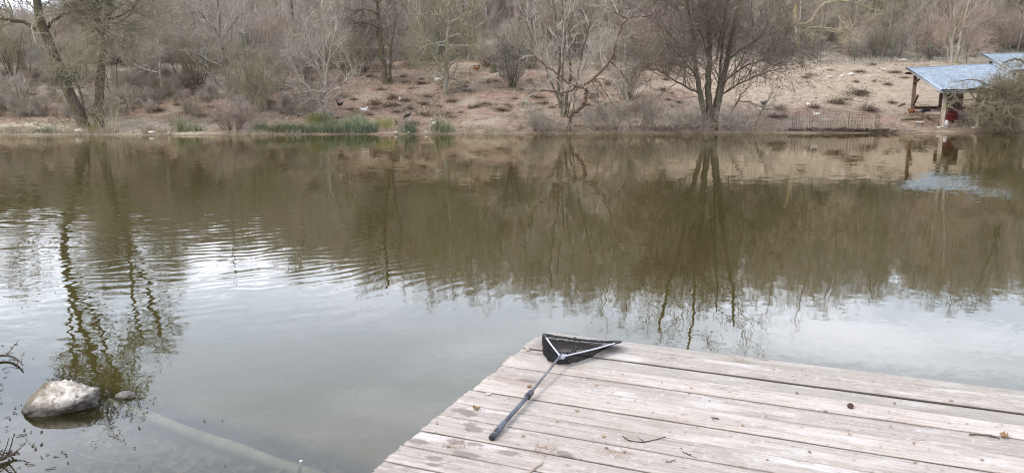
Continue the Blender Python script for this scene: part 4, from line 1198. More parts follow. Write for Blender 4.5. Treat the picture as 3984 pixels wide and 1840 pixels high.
# ------------------------------------------------------------------ the wood on the hillside
rng = np.random.default_rng(101)
def pole_tree(rng, h, r, P, forks=1, lean=.1):
    lv = [[] for _ in range(len(P['n']) + 1)]
    for k in range(forks):
        d = np.array((rng.normal(0, lean), rng.normal(0, lean), 1.0)) + (np.array((rng.normal(0, .14), rng.normal(0, .14), 0)) if forks > 1 else 0)
        q = poly_branch(rng, np.array((rng.normal(0, .08), rng.normal(0, .08), -.4)), d, h * rng.uniform(.85, 1.05), r, r * .22, 9, .035, .02)
        lv[0].append(q); spawn(rng, q, 0, P, lv)
    return lv
PW1 = Pm((14, 6, 3), (1.9, .95, .55), ang=(42, 42, 46), t0=(.28, .2, .1), rad=(.03, .016, .011), seg=(6, 4, 3), wan=(.10, .13, .15), up=(.07, .04, .02), taper=.55, rmin=.008)
PW2 = Pm((13, 7, 3), (2.6, 1.2, .6), ang=(52, 45, 46), t0=(.25, .2, .1), rad=(.035, .018, .011), seg=(6, 4, 3), wan=(.13, .15, .16), up=(.04, .03, .01), taper=.6, rmin=.008)
PW3 = Pm((7, 5, 3), (1.2, .7, .4), ang=(36, 42, 46), t0=(.15, .15, .1), rad=(.02, .011, .008), seg=(5, 4, 3), rmin=.006)
wood_src = []; wood_stuff = []
specs = [('pole', 10.5, .078, PW1, 1, 'wood_bark', 'twig_tan'), ('pole', 9.0, .062, PW1, 1, 'wood_bark', 'twig_grey'), ('pole', 11.5, .085, PW1, 2, 'bark_grey', 'twig_tan'),
         ('wide', 8.5, .095, PW2, 1, 'bark_grey', 'twig_tan'), ('wide', 10.0, .105, PW2, 2, 'bark_dark', 'twig_grey'), ('wide', 7.5, .08, PW2, 2, 'wood_bark', 'twig_olive'),
         ('pole', 8.0, .07, PW1, 3, 'bark_pale', 'twig_tan'), ('wide', 9.0, .09, PW2, 1, 'wood_bark', 'twig_red')]
for kind, h, r, P, fk, bk, tw_ in specs:
    lv = pole_tree(rng, h, r, P, fk)
    a, b_ = tree_meshes(lv, np.zeros(3), M[bk], M[tw_], 1)
    wood_src.append((a, b_, kind, bk))
bush_src = []
for i in range(4):
    lv = shrub_levels(rng, np.zeros(3), 11, 2.6 + .5 * i, .62, .03, PW3)
    bush_src.append(tree_meshes(lv, np.zeros(3), M[('bark_grey', 'bark_dark', 'wood_bark', 'bark_grey')[i]], M[('twig_tan', 'twig_grey', 'twig_olive', 'twig_red')[i]], 1))

LIM_X, LIM_E = [-200, 0, 500, 1000, 1500, 2000, 2500, 3200, 4200], [4.4, 5.2, 6.9, 8.5, 11.4, 14.0, 15.9, 15.9, 14.5]
spots = []
tries = 0
cell = {}
while len(spots) < 1150 and tries < 60000:
    tries += 1
    y = 59 + 62 * rng.random() ** 1.15
    x = rng.uniform(-.74 * y - 2, .74 * y + 2)
    t = y - shore(x)
    if t < (18.6 if x > -14 else 12.5): continue
    if x > 10 and t < 23.5: continue
    dmin = 1.35 if y < 80 else 1.7
    key = (int(x // 2), int(y // 2)); ok = True
    for a in (-1, 0, 1):
        for b2 in (-1, 0, 1):
            for q in cell.get((key[0] + a, key[1] + b2), ()):
                if (q[0] - x) ** 2 + (q[1] - y) ** 2 < dmin ** 2: ok = False
    if not ok: continue
    cell.setdefault(key, []).append((x, y)); spots.append((x, y))
spots.sort(key=lambda p: p[1] - shore(p[0]) * 1.0)
wlabels = {'pole': ('slim upright bare tree among the crowd on the wooded hillside', 'slim bare trees of the hillside wood'), 'wide': ('broad bare tree among the crowd on the wooded hillside', 'broad bare trees of the hillside wood')}
pale_lab = ('thin pale stemmed tree among the crowd on the wooded hillside', 'pale stemmed trees of the hillside wood')
protos = {}
NEAR = 290
stuff_pts = []
for i, (x, y) in enumerate(spots):
    v = int(rng.integers(0, len(wood_src)))
    if rng.random() < .3 or v == 6: v = (0, 1, 6)[int(rng.integers(0, 3))]
    sc = rng.uniform(.72, 1.15); rz = rng.uniform(0, 6.28); z = terrain(x, y)
    if x > 16 and y < 74: sc *= .8
    lim = math.tan(R(interp(1992 + F * x / y, LIM_X, LIM_E) + rng.normal(0, .6))) * math.hypot(x, y) + H
    sc = max(.3, min(sc, (lim - z) / (specs[v][1] * 1.12)))
    if i >= NEAR:
        stuff_pts.append((x, y, z, rz, sc, v)); continue
    a, b_, kind, bk = wood_src[v]
    if v not in protos:
        r_ = empty('bare_tree', (x, y, z), rz)
        link(bpy.data.objects.new('trunk', a), r_); link(bpy.data.objects.new('crown', b_), r_); protos[v] = r_
    else:
        r_ = copy_tree(protos[v])
    r_.location = (x, y, z); r_.rotation_euler = (0, 0, rz); r_.scale = (sc, sc, sc * rng.uniform(.92, 1.12))
    lab = pale_lab if bk == 'bark_pale' else wlabels[kind]
    tag(r_, lab[0], 'tree', lab[1])

def instancer(name, pts, meshes, label):
    """one object: the far mass of the wood, scattered over the hill by geometry nodes"""
    col = bpy.data.collections.new(name + '_sources')
    for i, (a, b_) in enumerate(meshes):
        va = np.zeros(len(a.vertices) * 3, np.float32); a.vertices.foreach_get('co', va)
        vb = np.zeros(len(b_.vertices) * 3, np.float32); b_.vertices.foreach_get('co', vb)
        fa = np.zeros(len(a.loops), np.int32); a.loops.foreach_get('vertex_index', fa)
        fb = np.zeros(len(b_.loops), np.int32); b_.loops.foreach_get('vertex_index', fb)
        fa = fa.reshape(-1, 4); fb = fb.reshape(-1, 4) + len(a.vertices)
        me = mesh_np(f'{name}_source', np.concatenate([va, vb]).reshape(-1, 3), np.concatenate([fa, fb]), [a.materials[0], b_.materials[0]], True,
                     np.r_[np.zeros(len(fa)), np.ones(len(fb))])
        col.objects.link(bpy.data.objects.new(f'{name}_source_{i:02d}', me))
    me = bpy.data.meshes.new(name)
    p = np.array(pts)
    me.vertices.add(len(p)); me.vertices.foreach_set('co', p[:, :3].astype(np.float32).ravel())
    for nm, c, ty in (('rz', 3, 'FLOAT'), ('sc', 4, 'FLOAT'), ('vi', 5, 'INT')):
        at = me.attributes.new(nm, ty, 'POINT'); at.data.foreach_set('value', p[:, c].astype(np.int32 if ty == 'INT' else np.float32))
    me.update()
    ng = bpy.data.node_groups.new(name, 'GeometryNodeTree')
    ng.interface.new_socket('Geometry', in_out='INPUT', socket_type='NodeSocketGeometry'); ng.interface.new_socket('Geometry', in_out='OUTPUT', socket_type='NodeSocketGeometry')
    gi = ng.nodes.new('NodeGroupInput'); go = ng.nodes.new('NodeGroupOutput')
    ci = ng.nodes.new('GeometryNodeCollectionInfo'); ci.inputs['Collection'].default_value = col; ci.inputs['Separate Children'].default_value = True; ci.inputs['Reset Children'].default_value = True
    ip = ng.nodes.new('GeometryNodeInstanceOnPoints'); ip.inputs['Pick Instance'].default_value = True
    def attr(nm, ty):
        n = ng.nodes.new('GeometryNodeInputNamedAttribute'); n.data_type = ty; n.inputs['Name'].default_value = nm
        return n.outputs['Attribute']
    cx = ng.nodes.new('ShaderNodeCombineXYZ')
    ng.links.new(attr('rz', 'FLOAT'), cx.inputs[2])
    e2r = ng.nodes.new('FunctionNodeEulerToRotation'); ng.links.new(cx.outputs[0], e2r.inputs[0])
    ng.links.new(gi.outputs[0], ip.inputs['Points']); ng.links.new(ci.outputs[0], ip.inputs['Instance'])
    ng.links.new(attr('vi', 'INT'), ip.inputs['Instance Index']); ng.links.new(e2r.outputs[0], ip.inputs['Rotation']); ng.links.new(attr('sc', 'FLOAT'), ip.inputs['Scale'])
    ng.links.new(ip.outputs[0], go.inputs[0])
    o = bpy.data.objects.new(name, me); link(o)
    md = o.modifiers.new('scatter', 'NODES'); md.node_group = ng
    tag(o, label, 'wood' if 'wood' in name else 'undergrowth', kind='stuff')
    return o
instancer('far_wood', stuff_pts, [(a, b_) for a, b_, _, _ in wood_src], 'dense mass of bare trees covering the hillside behind the nearer trees')
up_ = []
for i in range(1000):
    y = 56 + 60 * rng.random() ** 1.6; x = rng.uniform(-.74 * y - 2, .74 * y + 2); t = y - shore(x)
    if t < (18.2 if x > -14 else 11.5): continue
    if x > 12 and t < 22: continue
    z = terrain(x, y); vi = int(rng.integers(0, 4)); lim = math.tan(R(interp(1992 + F * x / y, LIM_X, LIM_E) + .3)) * math.hypot(x, y) + H
    up_.append((x, y, z, rng.uniform(0, 6.28), max(.15, min(rng.uniform(.5, 1.15), (lim - z) / (3.0 + .55 * vi))), vi))
for i in range(900):
    px = rng.uniform(-60, 1300); x = (px - 1992) / F * 50; t = rng.uniform(4.5, 13); y = shore(x) + t
    if px > 700 and rng.random() < .55: continue
    c = mn.noise((x * .25, y * .3, 5.5))
    if c < .0 and rng.random() < .8: continue
    up_.append((x, y, terrain(x, y), rng.uniform(0, 6.28), rng.uniform(.10, .30), int(rng.integers(0, 4))))
instancer('undergrowth', up_, bush_src, 'tangle of bare bushes and brambles under the trees of the wood and on the left bank')

# ------------------------------------------------------------------ the tiled shelters on the right bank
def roof_part(parent, bl, br, fl, fr, rows, origin):
    bl, br, fl, fr = [np.asarray(p) - origin for p in (bl, br, fl, fr)]
    W = np.linalg.norm(br - bl); cols = int(W / .05); nr = rows * 4
    nv = np.cross(fl - bl, br - bl); nv /= np.linalg.norm(nv)
    if nv[2] < 0: nv = -nv
    V = []
    for j in range(nr + 1):
        v = j / nr; ph = (v * rows) % 1.0
        if j == nr: ph = 1
        for i in range(cols + 1):
            u = i / cols
            p = (bl * (1 - u) + br * u) * (1 - v) + (fl * (1 - u) + fr * u) * v
            h = .11 * ph + .026 * (.5 + .5 * math.cos(u * W / .21 * 2 * math.pi))
            V.append(p + nv * h)
    c = cols + 1
    Q = [(j * c + i, j * c + i + 1, (j + 1) * c + i + 1, (j + 1) * c + i) for j in range(nr) for i in range(cols)]
    m = MB(); m.add(V, Q)
    under = [p - nv * .05 for p in (bl, br, br * 0 + fr, fl)]
    m.add(under, [(0, 1, 2, 3)])
    roof = m.build('roof', M['metal_roof'], parent, False)
    for p, q, off in ((bl, fl, (fl - fr)), (br, fr, (fr - fl))):
        o_ = off / np.linalg.norm(off) * .05
        m = MB(); m.bar(p + o_ + nv * .03, q + o_ + nv * .03, .10, .17, 0); m.build('verge', M['roof_trim'], roof, False)
    m = MB(); m.bar(bl + nv * .05 + (0, .03, 0), br + nv * .05 + (0, .03, 0), .16, .07); m.build('ridge_cap', M['roof_trim'], roof, False)
    m = MB(); m.bar(fl - nv * .02 + (0, -.05, -.02), fr - nv * .02 + (0, -.05, -.02), .05, .12); m.build('fascia', M['roof_trim'], roof, False)
    return roof

bl, br = at_y(3530, 267, 49.6), at_y(3856, 254, 49.6)
fl = at_y(3665, 356, 44.4); fr = fl + (br - bl) * np.array((1.02, 1, 0))
g1 = at_y(3665, 493, 45.0); g1[2] = terrain(g1[0], 45.0)
sh = empty('shelter', (28.0, 47.0, terrain(28.0, 47.0)))
tag(sh, 'open timber shelter with pale blue tiled metal roof on the right bank', 'shelter')
so_ = np.array(sh.location)
roof_part(sh, bl, br, fl, fr, 10, so_)
def plane_z(x, y):
    t = (y - bl[1]) / (fl[1] - bl[1]); return bl[2] * (1 - t) + fl[2] * t
fx = [at_y(3665, 493, 45.0)[0], at_y(3797, 493, 45.0)[0], at_y(3940, 493, 45.0)[0]]
bx = [at_y(3547, 455, 48.9)[0], at_y(3702, 455, 48.9)[0], at_y(3835, 455, 48.9)[0]]
for i, x in enumerate(fx):
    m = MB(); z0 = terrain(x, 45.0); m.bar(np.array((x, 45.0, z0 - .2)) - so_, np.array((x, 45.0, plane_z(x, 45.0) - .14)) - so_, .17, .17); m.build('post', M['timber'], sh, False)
    m = MB(); m.box(np.array((x, 45.0, z0 + .03)) - so_, (.42, .42, .08), bev=.01); m.build('post_foot', M['stone_pale'], sh, False)
    for sg in (-1, 1):
        if i == 0 and sg < 0: continue
        m = MB(); m.bar(np.array((x + sg * .08, 45.0, plane_z(x, 45) - .75)) - so_, np.array((x + sg * .55, 45.0, plane_z(x, 45) - .22)) - so_, .09, .09); m.build('brace', M['timber'], sh, False)
for i, x in enumerate(bx):
    m = MB(); z0 = terrain(x, 48.9); m.bar(np.array((x, 48.9, z0 - .2)) - so_, np.array((x, 48.9, plane_z(x, 48.9) - .14)) - so_, .17, .17); m.build('post', M['timber_dark'], sh, False)  # back posts take the dark timber: roof shade put into their colour
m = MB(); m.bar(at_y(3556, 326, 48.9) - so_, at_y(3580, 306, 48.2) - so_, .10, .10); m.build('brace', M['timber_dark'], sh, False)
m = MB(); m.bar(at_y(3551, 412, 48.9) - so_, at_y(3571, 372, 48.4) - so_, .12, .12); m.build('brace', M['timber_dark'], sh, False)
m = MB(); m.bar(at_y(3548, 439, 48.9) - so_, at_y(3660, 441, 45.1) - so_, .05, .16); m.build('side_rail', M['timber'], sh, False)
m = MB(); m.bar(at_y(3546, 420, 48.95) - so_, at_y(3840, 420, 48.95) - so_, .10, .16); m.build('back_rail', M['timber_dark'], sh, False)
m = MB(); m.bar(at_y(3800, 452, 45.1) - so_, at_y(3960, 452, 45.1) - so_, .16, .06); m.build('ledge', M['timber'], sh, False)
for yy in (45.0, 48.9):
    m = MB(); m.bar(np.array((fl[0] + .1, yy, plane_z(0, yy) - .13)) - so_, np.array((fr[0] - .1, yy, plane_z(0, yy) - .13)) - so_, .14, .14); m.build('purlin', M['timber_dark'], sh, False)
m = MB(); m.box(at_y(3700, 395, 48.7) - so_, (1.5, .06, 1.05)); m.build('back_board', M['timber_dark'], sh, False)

s2 = empty('shelter', (33.2, 50.0, terrain(33.2, 50.0))); s2o = np.array(s2.location)
tag(s2, 'second tiled shelter higher up at the right edge partly hidden by the drooping willow', 'shelter')
bl, br = at_y(3824, 214, 53.0), at_y(4100, 209, 53.0); fl = at_y(3936, 279, 48.4); fr = fl + (br - bl)
roof_part(s2, bl, br, fl, fr, 12, s2o)
for x in (fl[0] + .5, fl[0] + 2.6, fl[0] + 4.6):
    for yy in (48.9, 52.4):
        t = (yy - bl[1]) / (fl[1] - bl[1]); zt = bl[2] * (1 - t) + fl[2] * t
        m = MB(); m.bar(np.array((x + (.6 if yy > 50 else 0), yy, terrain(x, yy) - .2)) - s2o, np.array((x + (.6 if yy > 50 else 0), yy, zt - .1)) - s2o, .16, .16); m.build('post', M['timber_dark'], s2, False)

def gpt(px, py): return ground_at(px, py)
def lathe(prof, seg=24):
    m = MB(); V = []; n = len(prof)
    for r, z in prof:
        for k in range(seg):
            a = k * 2 * math.pi / seg; V.append((r * math.cos(a), r * math.sin(a), z))
    m.add(V, [(i * seg + k, i * seg + (k + 1) % seg, (i + 1) * seg + (k + 1) % seg, (i + 1) * seg + k) for i in range(n - 1) for k in range(seg)])
    return m
def at_ground(px, Y):
    p = at_y(px, 470, Y); p[2] = terrain(p[0], p[1]); return p
p = at_ground(3580, 45.9); o = empty('bucket', p); tag(o, 'white plastic bucket with a red mark on the ground by the shelter', 'bucket')
lathe([(.0, .01), (.17, .01), (.175, .0), (.195, .2), (.21, .2), (.21, .225), (.19, .225), (.165, .03), (0, .03)]).build('tub', M['white_bucket'], o)
m = MB(); m.box((.02, -.183, .10), (.10, .012, .10), bev=.003); m.build('mark', M['comb'], o, False)
m = MB(); m.tube([(.21 * math.cos(a), .05 + .0 * a, .2 + .10 * math.sin(a)) for a in np.linspace(0, math.pi, 10)], .004, 6); m.build('handle', M['wire'], o)
p = at_ground(3704, 46.8); o = empty('feed_barrel', p); tag(o, 'dark red plastic feed barrel standing under the tiled shelter', 'barrel')
lathe([(0, 0), (.29, 0), (.31, .03), (.33, .28), (.325, .3), (.34, .33), (.31, .62), (.0, .62)]).build('body', M['red_bin'], o)
lathe([(.0, .66), (.30, .655), (.33, .64), (.33, .60), (.315, .60)]).build('lid', M['red_bin'], o)
p = at_ground(3684, 45.9); o = empty('water_drinker', p); tag(o, 'small white poultry drinker in front of the red barrel', 'drinker')
lathe([(0, 0), (.14, 0), (.15, .05), (.13, .05), (.12, .03), (0, .03)]).build('tray', M['white_bucket'], o)
lathe([(.10, .03), (.10, .26), (.07, .32), (0, .34)]).build('jar', M['white_bucket'], o)
p = at_ground(3598, 47.2); o = empty('trough', p); tag(o, 'dark feed trough raised on legs under the left end of the shelter', 'trough')
m = MB(); m.box((0, 0, .52), (.45, .3, .22), bev=.03); m.build('tray', M['dark_tub'], o, False)
for sx in (-.16, .16):
    for sy in (-.1, .1):
        m = MB(); m.bar((sx, sy, -.05), (sx, sy, .415), .04, .04); m.build('leg', M['timber_dark'], o, False)

def ground_stick(name, label, a, b, r, mat='stick', seed=0, bend=.1, lift=.05, group=None, tw=1):
    A, B = gpt(*a), gpt(*b); rng = np.random.default_rng(seed)
    mid = (A + B) / 2 + rng.normal(0, bend, 3) * .5; mid[2] = max(mid[2], terrain(mid[0], mid[1]) + .02)
    C = catmull([A + (0, 0, lift * .3), mid + (0, 0, lift), B + (0, 0, lift)], 5) - A
    m = MB(); m.tube(C, np.linspace(r, r * .55, len(C)), 6)
    for k in range(tw):
        i = rng.integers(2, len(C) - 2); q, rr = poly_branch(rng, C[i], rng.normal(0, 1, 3) * (1, .6, .4) + (0, 0, .3), rng.uniform(.2, .5), r * .5, r * .2, 4, .15, 0); m.tube(q, rr, 5)
    o = bpy.data.objects.new(name, m.mesh(name, M[mat])); o.location = A; tag(link(o), label, 'branch', group); return o
ground_stick('log', 'dark fallen log lying on the mud in front of the shelter', (3505, 470), (3592, 467), .075, 'bark_dark', 1, .05, .05)
ground_stick('fallen_branch', 'short dark stump of branch left of the shelter post', (3495, 418), (3522, 407), .06, 'bark_dark', 2)
fst = [((2994, 326), (3022, 369)), ((3027, 336), (3043, 357)), ((3048, 334), (3080, 357)), ((3109, 331), (3144, 355)), ((3147, 406), (3163, 390)), ((2876, 373), (2880, 353)), ((3222, 338), (3252, 358)), ((3213, 422), (3242, 433)), ((3185, 298), (3205, 280)),
       ((1114, 468), (1147, 442)), ((1152, 462), (1175, 430)), ((1675, 412), (1712, 378)), ((1962, 460), (2025, 438)), ((1990, 352), (2015, 344)), ((2820, 300), (2850, 290)), ((560, 440), (620, 425)), ((900, 410), (912, 388)), ((1255, 420), (1300, 432)), ((1840, 470), (1905, 462))]
for i, (a, b) in enumerate(fst):
    ground_stick('fallen_branch', 'bleached broken branch lying on the bare slope', a, b, .035, 'stick', 10 + i, .12, .06, 'bleached branches on the slope')
ground_stick('fallen_branch', 'long pale branch lying on the sand right of the upright willow', (405, 474), (487, 444), .035, 'stick', 40, .1, .06)
ground_stick('fallen_branch', 'forked pale branches lying over the waterside grass left of the crooked tree', (2110, 470), (2215, 488), .03, 'stick', 41, .2, .25, None, 4)

# tussocks of dead sedge, brush heaps
rng = np.random.default_rng(55)
tus = []
for i in range(5):
    m = blades(rng, 130, .44 + .06 * i, 1.5, .022, 1.4, .15, 4); k1 = 130 * 4
    m2 = blades(rng, 70, .55 + .06 * i, 1.1, .020, 1.0, .16, 4); m.add(np.concatenate(m2.v), np.concatenate(m2.q))
    me = m.mesh('tussock', [M['sedge'], M['straw']])
    me.polygons.foreach_set('material_index', np.r_[np.zeros(k1), np.ones(70 * 4)].astype(np.int32)); tus.append(me)
def place_mesh(name, me, p, rz, sc, label, cat, group=None):
    o = bpy.data.objects.new(name, me); o.location = p; o.rotation_euler = (0, 0, rz); o.scale = sc
    return tag(link(o), label, cat, group)
tp_r = [(3255, 402, 1.5), (3292, 388, 1.2), (3377, 428, 1.4), (3170, 420, 1.2), (3030, 424, 1.3), (3468, 402, .8), (3150, 293, 1.1), (3452, 332, 1.2), (3482, 284, 1.2), (3342, 281, 1.1), (3395, 252, 1), (3520, 305, .8), (3130, 302, .9), (3330, 320, .7), (3400, 318, .8), (3010, 458, 1.3), (3050, 456, 1), (2860, 462, 1.2), (2905, 460, 1), (3230, 275, .8), (3560, 268, .8)]
tp_c = [(1814, 358, 1.3), (1757, 395, 1.2), (1885, 409, 1.1), (1833, 420, 1.1), (1645, 404, .9), (1527, 412, 1.2), (1593, 424, 1.1), (1536, 380, 1.2), (1659, 378, 1), (1461, 406, 1.3), (1645, 449, 1.2), (1700, 414, .9), (1740, 446, 1.3), (1898, 322, 1.2), (2111, 405, 1.2), (2048, 407, 1.1), (2069, 439, 1), (2097, 429, 1.1), (2304, 412, 1.3), (2351, 406, 1.2), (2309, 376, 1.1), (2365, 330, 1.1), (2507, 413, 1.3), (1194, 410, 1.2), (1440, 448, .9), (1390, 440, 1), (1330, 378, 1), (1480, 350, 1), (1600, 345, 1), (2005, 385, 1), (1950, 430, 1.2), (1790, 440, 1.2), (1570, 300, .8), (1640, 310, .8), (2580, 350, 1.2), (2640, 400, 1.1), (1100, 440, 1.1), (1060, 400, 1), (2420, 450, 1.1), (2560, 430, 1.2)] + [(float(rng.uniform(1180, 2650)), float(rng.uniform(300, 495)), float(rng.uniform(.5, 1.2))) for _ in range(60)]
tp_l = [(560, 395, 1.2), (610, 430, 1.2), (690, 410, 1.2), (730, 372, 1.4), (820, 420, 1.2), (780, 455, 1.1), (860, 470, 1.2), (660, 350, 1.4), (585, 340, 1.4), (480, 405, 1.1), (300, 410, 1), (170, 430, 1), (940, 455, 1.1), (230, 380, 1.2), (120, 370, 1.2), (30, 400, 1.1)]
for L_, lab, grp in ((tp_r, 'dark tussock of dead sedge on the bare slope left of the shelter', 'tussocks on the bare right slope'), (tp_c, 'dark tussock of dead sedge on the reddish slope across the pond', 'tussocks on the reddish middle slope'), (tp_l, 'brown tussock of dead sedge on the brushy left bank', 'tussocks on the left bank')):
    for px, py, s in L_:
        p = gpt(px, py); s *= rng.uniform(.55, 1.0)
        place_mesh('tussock', tus[int(rng.integers(0, 5))], p, rng.uniform(0, 6.28), (s * rng.uniform(.8, 1.5), s * rng.uniform(.8, 1.2), s * rng.uniform(.8, 1.25)), lab, 'tussock', grp)
def heap(px, py, label, n, w, h, mat, seed):
    rng = np.random.default_rng(seed); p0 = gpt(px, py); m = MB(); P_ = []
    for k in range(n):
        p = np.array((rng.normal(0, w * .35), rng.normal(0, w * .3), rng.uniform(0, h * .6))); d = np.array((rng.normal(), rng.normal(), rng.normal() * .35 + .12))
        P_.append(poly_branch(rng, p, d, rng.uniform(.3, .9), .016, .007, 4, .18, -.06))
    add_polys(m, P_, 4)
    o = bpy.data.objects.new('brush_heap', m.mesh('brush_heap', M[mat])); o.location = p0; tag(link(o), label, 'brush heap')
heap(3345, 372, 'round heap of dark cut brush on the bare slope below the pale poplar', 150, 1.0, .55, 'bark_dark', 1)
heap(595, 345, 'brown heap of brushwood on the bank right of the slim dead tree', 120, 1.1, .7, 'bark_brown', 2)
heap(737, 352, 'brown heap of brushwood on the bank left of the slender leaning stems', 130, 1.1, .8, 'bark_brown', 3)
heap(1085, 352, 'grey heap of brushwood on the slope right of the olive bush', 140, 1.2, .8, 'bark_grey', 4)
heap(1175, 402, 'low heap of cut sticks beside the pale spreading tree', 120, 1.0, .5, 'bark_brown', 5)

# stump
p = gpt(1920, 281); o = empty('stump', p); tag(o, 'old sawn tree stump at the top of the reddish slope', 'stump')
m = lathe([(.34, -.2), (.26, .05), (.21, .2), (.20, .42), (.205, .5)], 14); m.build('wood', M['bark_dark'], o)
m = MB(); m.tube([(0, 0, .44), (0, 0, .502)], [.198, .198], 14); m.build('cut_face', M['timber'], o)

# stones
st = []
for i in range(4):
    me = rock_mesh(9 + i * 3.1, (.2, .15, .1), 2, .35); me.materials.append(M['stone_pale']); st.append(me)
for px, py, s, lab in ((1543, 519, 1.0, 'white stone at the waterline right of the rushes, left of the isolated tuft'), (1591, 519, 1.1, 'white stone at the waterline in front of the isolated rush tuft'), (1660, 518, 1.0, 'pale stone at the waterline between the two right rush tufts'),
                       (592, 520, 1.6, 'flat white stone at the waterline well left of the rushes'), (657, 520, .8, 'small pale stone at the waterline just right of the flat white one'), (310, 515, 2.2, 'grey flat boulder at the foot of the leaning willow'), (3850, 498, .6, 'small dark edged stone on the mud before the shelter')):
    s *= .72; p = gpt(px, py); p[2] = max(p[2], .0) + .04 * s
    place_mesh('stone', st[int(rng.integers(0, 4))], p, rng.uniform(0, 6.28), (s, s, s * .8), lab, 'stone')
sp_ = [(3310, 292, 1.6), (3230, 302, 1.0), (3275, 297, .9), (3515, 238, 1.6), (3660, 230, 1.6), (3635, 230, 1.3), (3268, 312, .8), (3380, 300, .8), (3415, 296, .7), (3440, 272, .8), (3180, 310, .7), (3225, 300, .8), (3560, 330, .6), (3350, 288, .7)]
for k in range(46):
    sp_.append((rng.uniform(2950, 3560) if k < 30 else rng.uniform(1400, 2600), rng.uniform(260, 480), rng.uniform(.25, .6)))
for px, py, s in sp_:
    p = gpt(px, py); p[2] += .02 * s
    place_mesh('stone', st[int(rng.integers(0, 4))], p, rng.uniform(0, 6.28), (s, s, s * .8), 'pale loose stone lying on the bare slope', 'stone', 'loose stones on the slope')

# green rushes along the water
rm = []
for i, (mt, n, h, sp, dr) in enumerate((('rush_blue', 190, .62, .75, .55), ('rush_blue', 170, .52, .95, .8), ('rush', 180, .7, .6, .45), ('rush', 160, .55, .8, .6), ('rush_yellow', 150, .62, .45, .3))):
    rm.append(blades(rng, n, h, sp, .016, dr, .16, 4).mesh('rush_tuft', M[mt]))
band = [(1012, 515, 0), (1035, 513, 3), (1058, 515, 1), (1085, 512, 3), (1105, 515, 2), (1132, 515, 0), (1160, 513, 3), (1182, 516, 0), (1210, 514, 1), (1228, 508, 3), (1250, 515, 3), (1280, 515, 0), (1305, 513, 3), (1325, 516, 1), (1350, 514, 0), (1378, 512, 2), (1400, 516, 0), (1425, 514, 1), (1448, 513, 0),
        (1208, 490, 4), (1232, 494, 4), (1256, 492, 2), (1290, 492, 3), (1390, 490, 2), (1420, 490, 3), (1340, 494, 3)]
for px, py, v in band:
    p = gpt(px + rng.uniform(-5, 5), py); s = rng.uniform(1.15, 1.5)
    place_mesh('rush_tuft', rm[v], p, rng.uniform(0, 6.28), (s, s, s * rng.uniform(.85, 1.15)), 'green rush tuft in the long band of rushes along the far waterline', 'rush', 'rush tufts of the long green band')
for px, py, v, s, lab in ((1475, 500, 4, 1.3, 'yellow green rush tuft right of the end of the long green band'), (1512, 498, 4, 1.3, 'yellow green rush tuft second right of the long green band'), (1593, 515, 0, 1.6, 'round dark green rush tuft standing alone between white stones'), (1708, 514, 2, 1.7, 'tall grey green rush tuft at the water below the lichen tree'), (1745, 513, 3, 1.4, 'green rush tuft joined to the right of the tall grey green tuft'),
                           (706, 512, 2, 1.4, 'grey green rush tuft left of the brown brushy bush'), (762, 510, 3, 1.3, 'green rush tuft closest left of the brown brushy bush'), (185, 516, 1, 1.4, 'low dark green rush tuft at the water left of the leaning willow'), (362, 517, 4, .9, 'yellow green grass tuft at the feet of the two willows')):
    place_mesh('rush_tuft', rm[v], gpt(px, py), rng.uniform(0, 6.28), (s, s, s), lab, 'rush')
# dead reeds
def reeds(name, px, py, n, h, w, label, seed, dy=.3):
    rng = np.random.default_rng(seed); p0 = gpt(px, py); m = MB(); P_ = []
    for k in range(n):
        x = rng.normal(0, w) if dy < .5 else rng.uniform(-w, w)
        P_.append(poly_branch(rng, np.array((x, rng.uniform(-dy, dy), -.1)), np.array((rng.normal(0, .16), rng.normal(0, .16), 1)), h * rng.uniform(.4, 1.1), .014, .006, 5, .05, 0))
    add_polys(m, P_, 4)
    o = bpy.data.objects.new(name, m.mesh(name, M['reed'])); o.location = p0; tag(link(o), label, 'reeds'); return o
reeds('dry_reeds', 440, 516, 24, 1.5, .22, 'few tall bleached reed stalks at the water right of the upright willow', 3)

# wire pen at the right waterline, filled with dead reeds
def fence(name, label, cat, pts, h, mat, step, wires, postr=.02, wr=.006, grid=0, cord=None):
    P_ = [np.asarray(p) for p in pts]; o = empty(name, P_[0]); tag(o, label, cat); b0 = P_[0]
    m = MB(); g = MB(); k_ = 0
    for a, b in zip(P_[:-1], P_[1:]):
        L_ = np.linalg.norm(b - a); n = max(1, int(round(L_ / step)))
        for i in range(n + 1):
            q = a + (b - a) * i / n; q[2] = terrain(q[0], q[1])
            m2 = MB(); m2.tube([q - b0 + (0, 0, -.2), q - b0 + (0, 0, h)], postr, 7)
            if i < n or b is P_[-1]: m2.build('post', M[mat], o)
            if i:
                for w_ in wires:
                    g.tube([prev - b0 + (0, 0, w_ * h), (prev + q) / 2 - b0 + (0, 0, w_ * h - .02), q - b0 + (0, 0, w_ * h)], wr, 5, False)
                if grid:
                    kk = max(2, int(np.linalg.norm(q - prev) / grid))
                    for j in range(1, kk):
                        c = prev + (q - prev) * j / kk - b0; g.tube([c + (0, 0, .03), c + (0, 0, wires[-1] * h)], wr * .7, 4, False)
                if cord: cord_pts.append((prev, q))
            prev = q
    g.build('wire_mesh' if grid else 'wires', M[mat], o)
    return o
cord_pts = []
def wp(px, Y): p = at_y(px, 490, Y); p[2] = max(terrain(p[0], p[1]), 0.0); return p
fence('wire_pen', 'low rusty wire mesh pen round dead reeds at the right waterline', 'pen', [wp(3082, 43.9), wp(3098, 44.9), wp(3250, 45.3), wp(3405, 45.0), wp(3420, 43.9), wp(3300, 43.75)], .85, 'wire_rust', .8, (.12, .36, .62, .85, 1.0), .012, .007, .16)
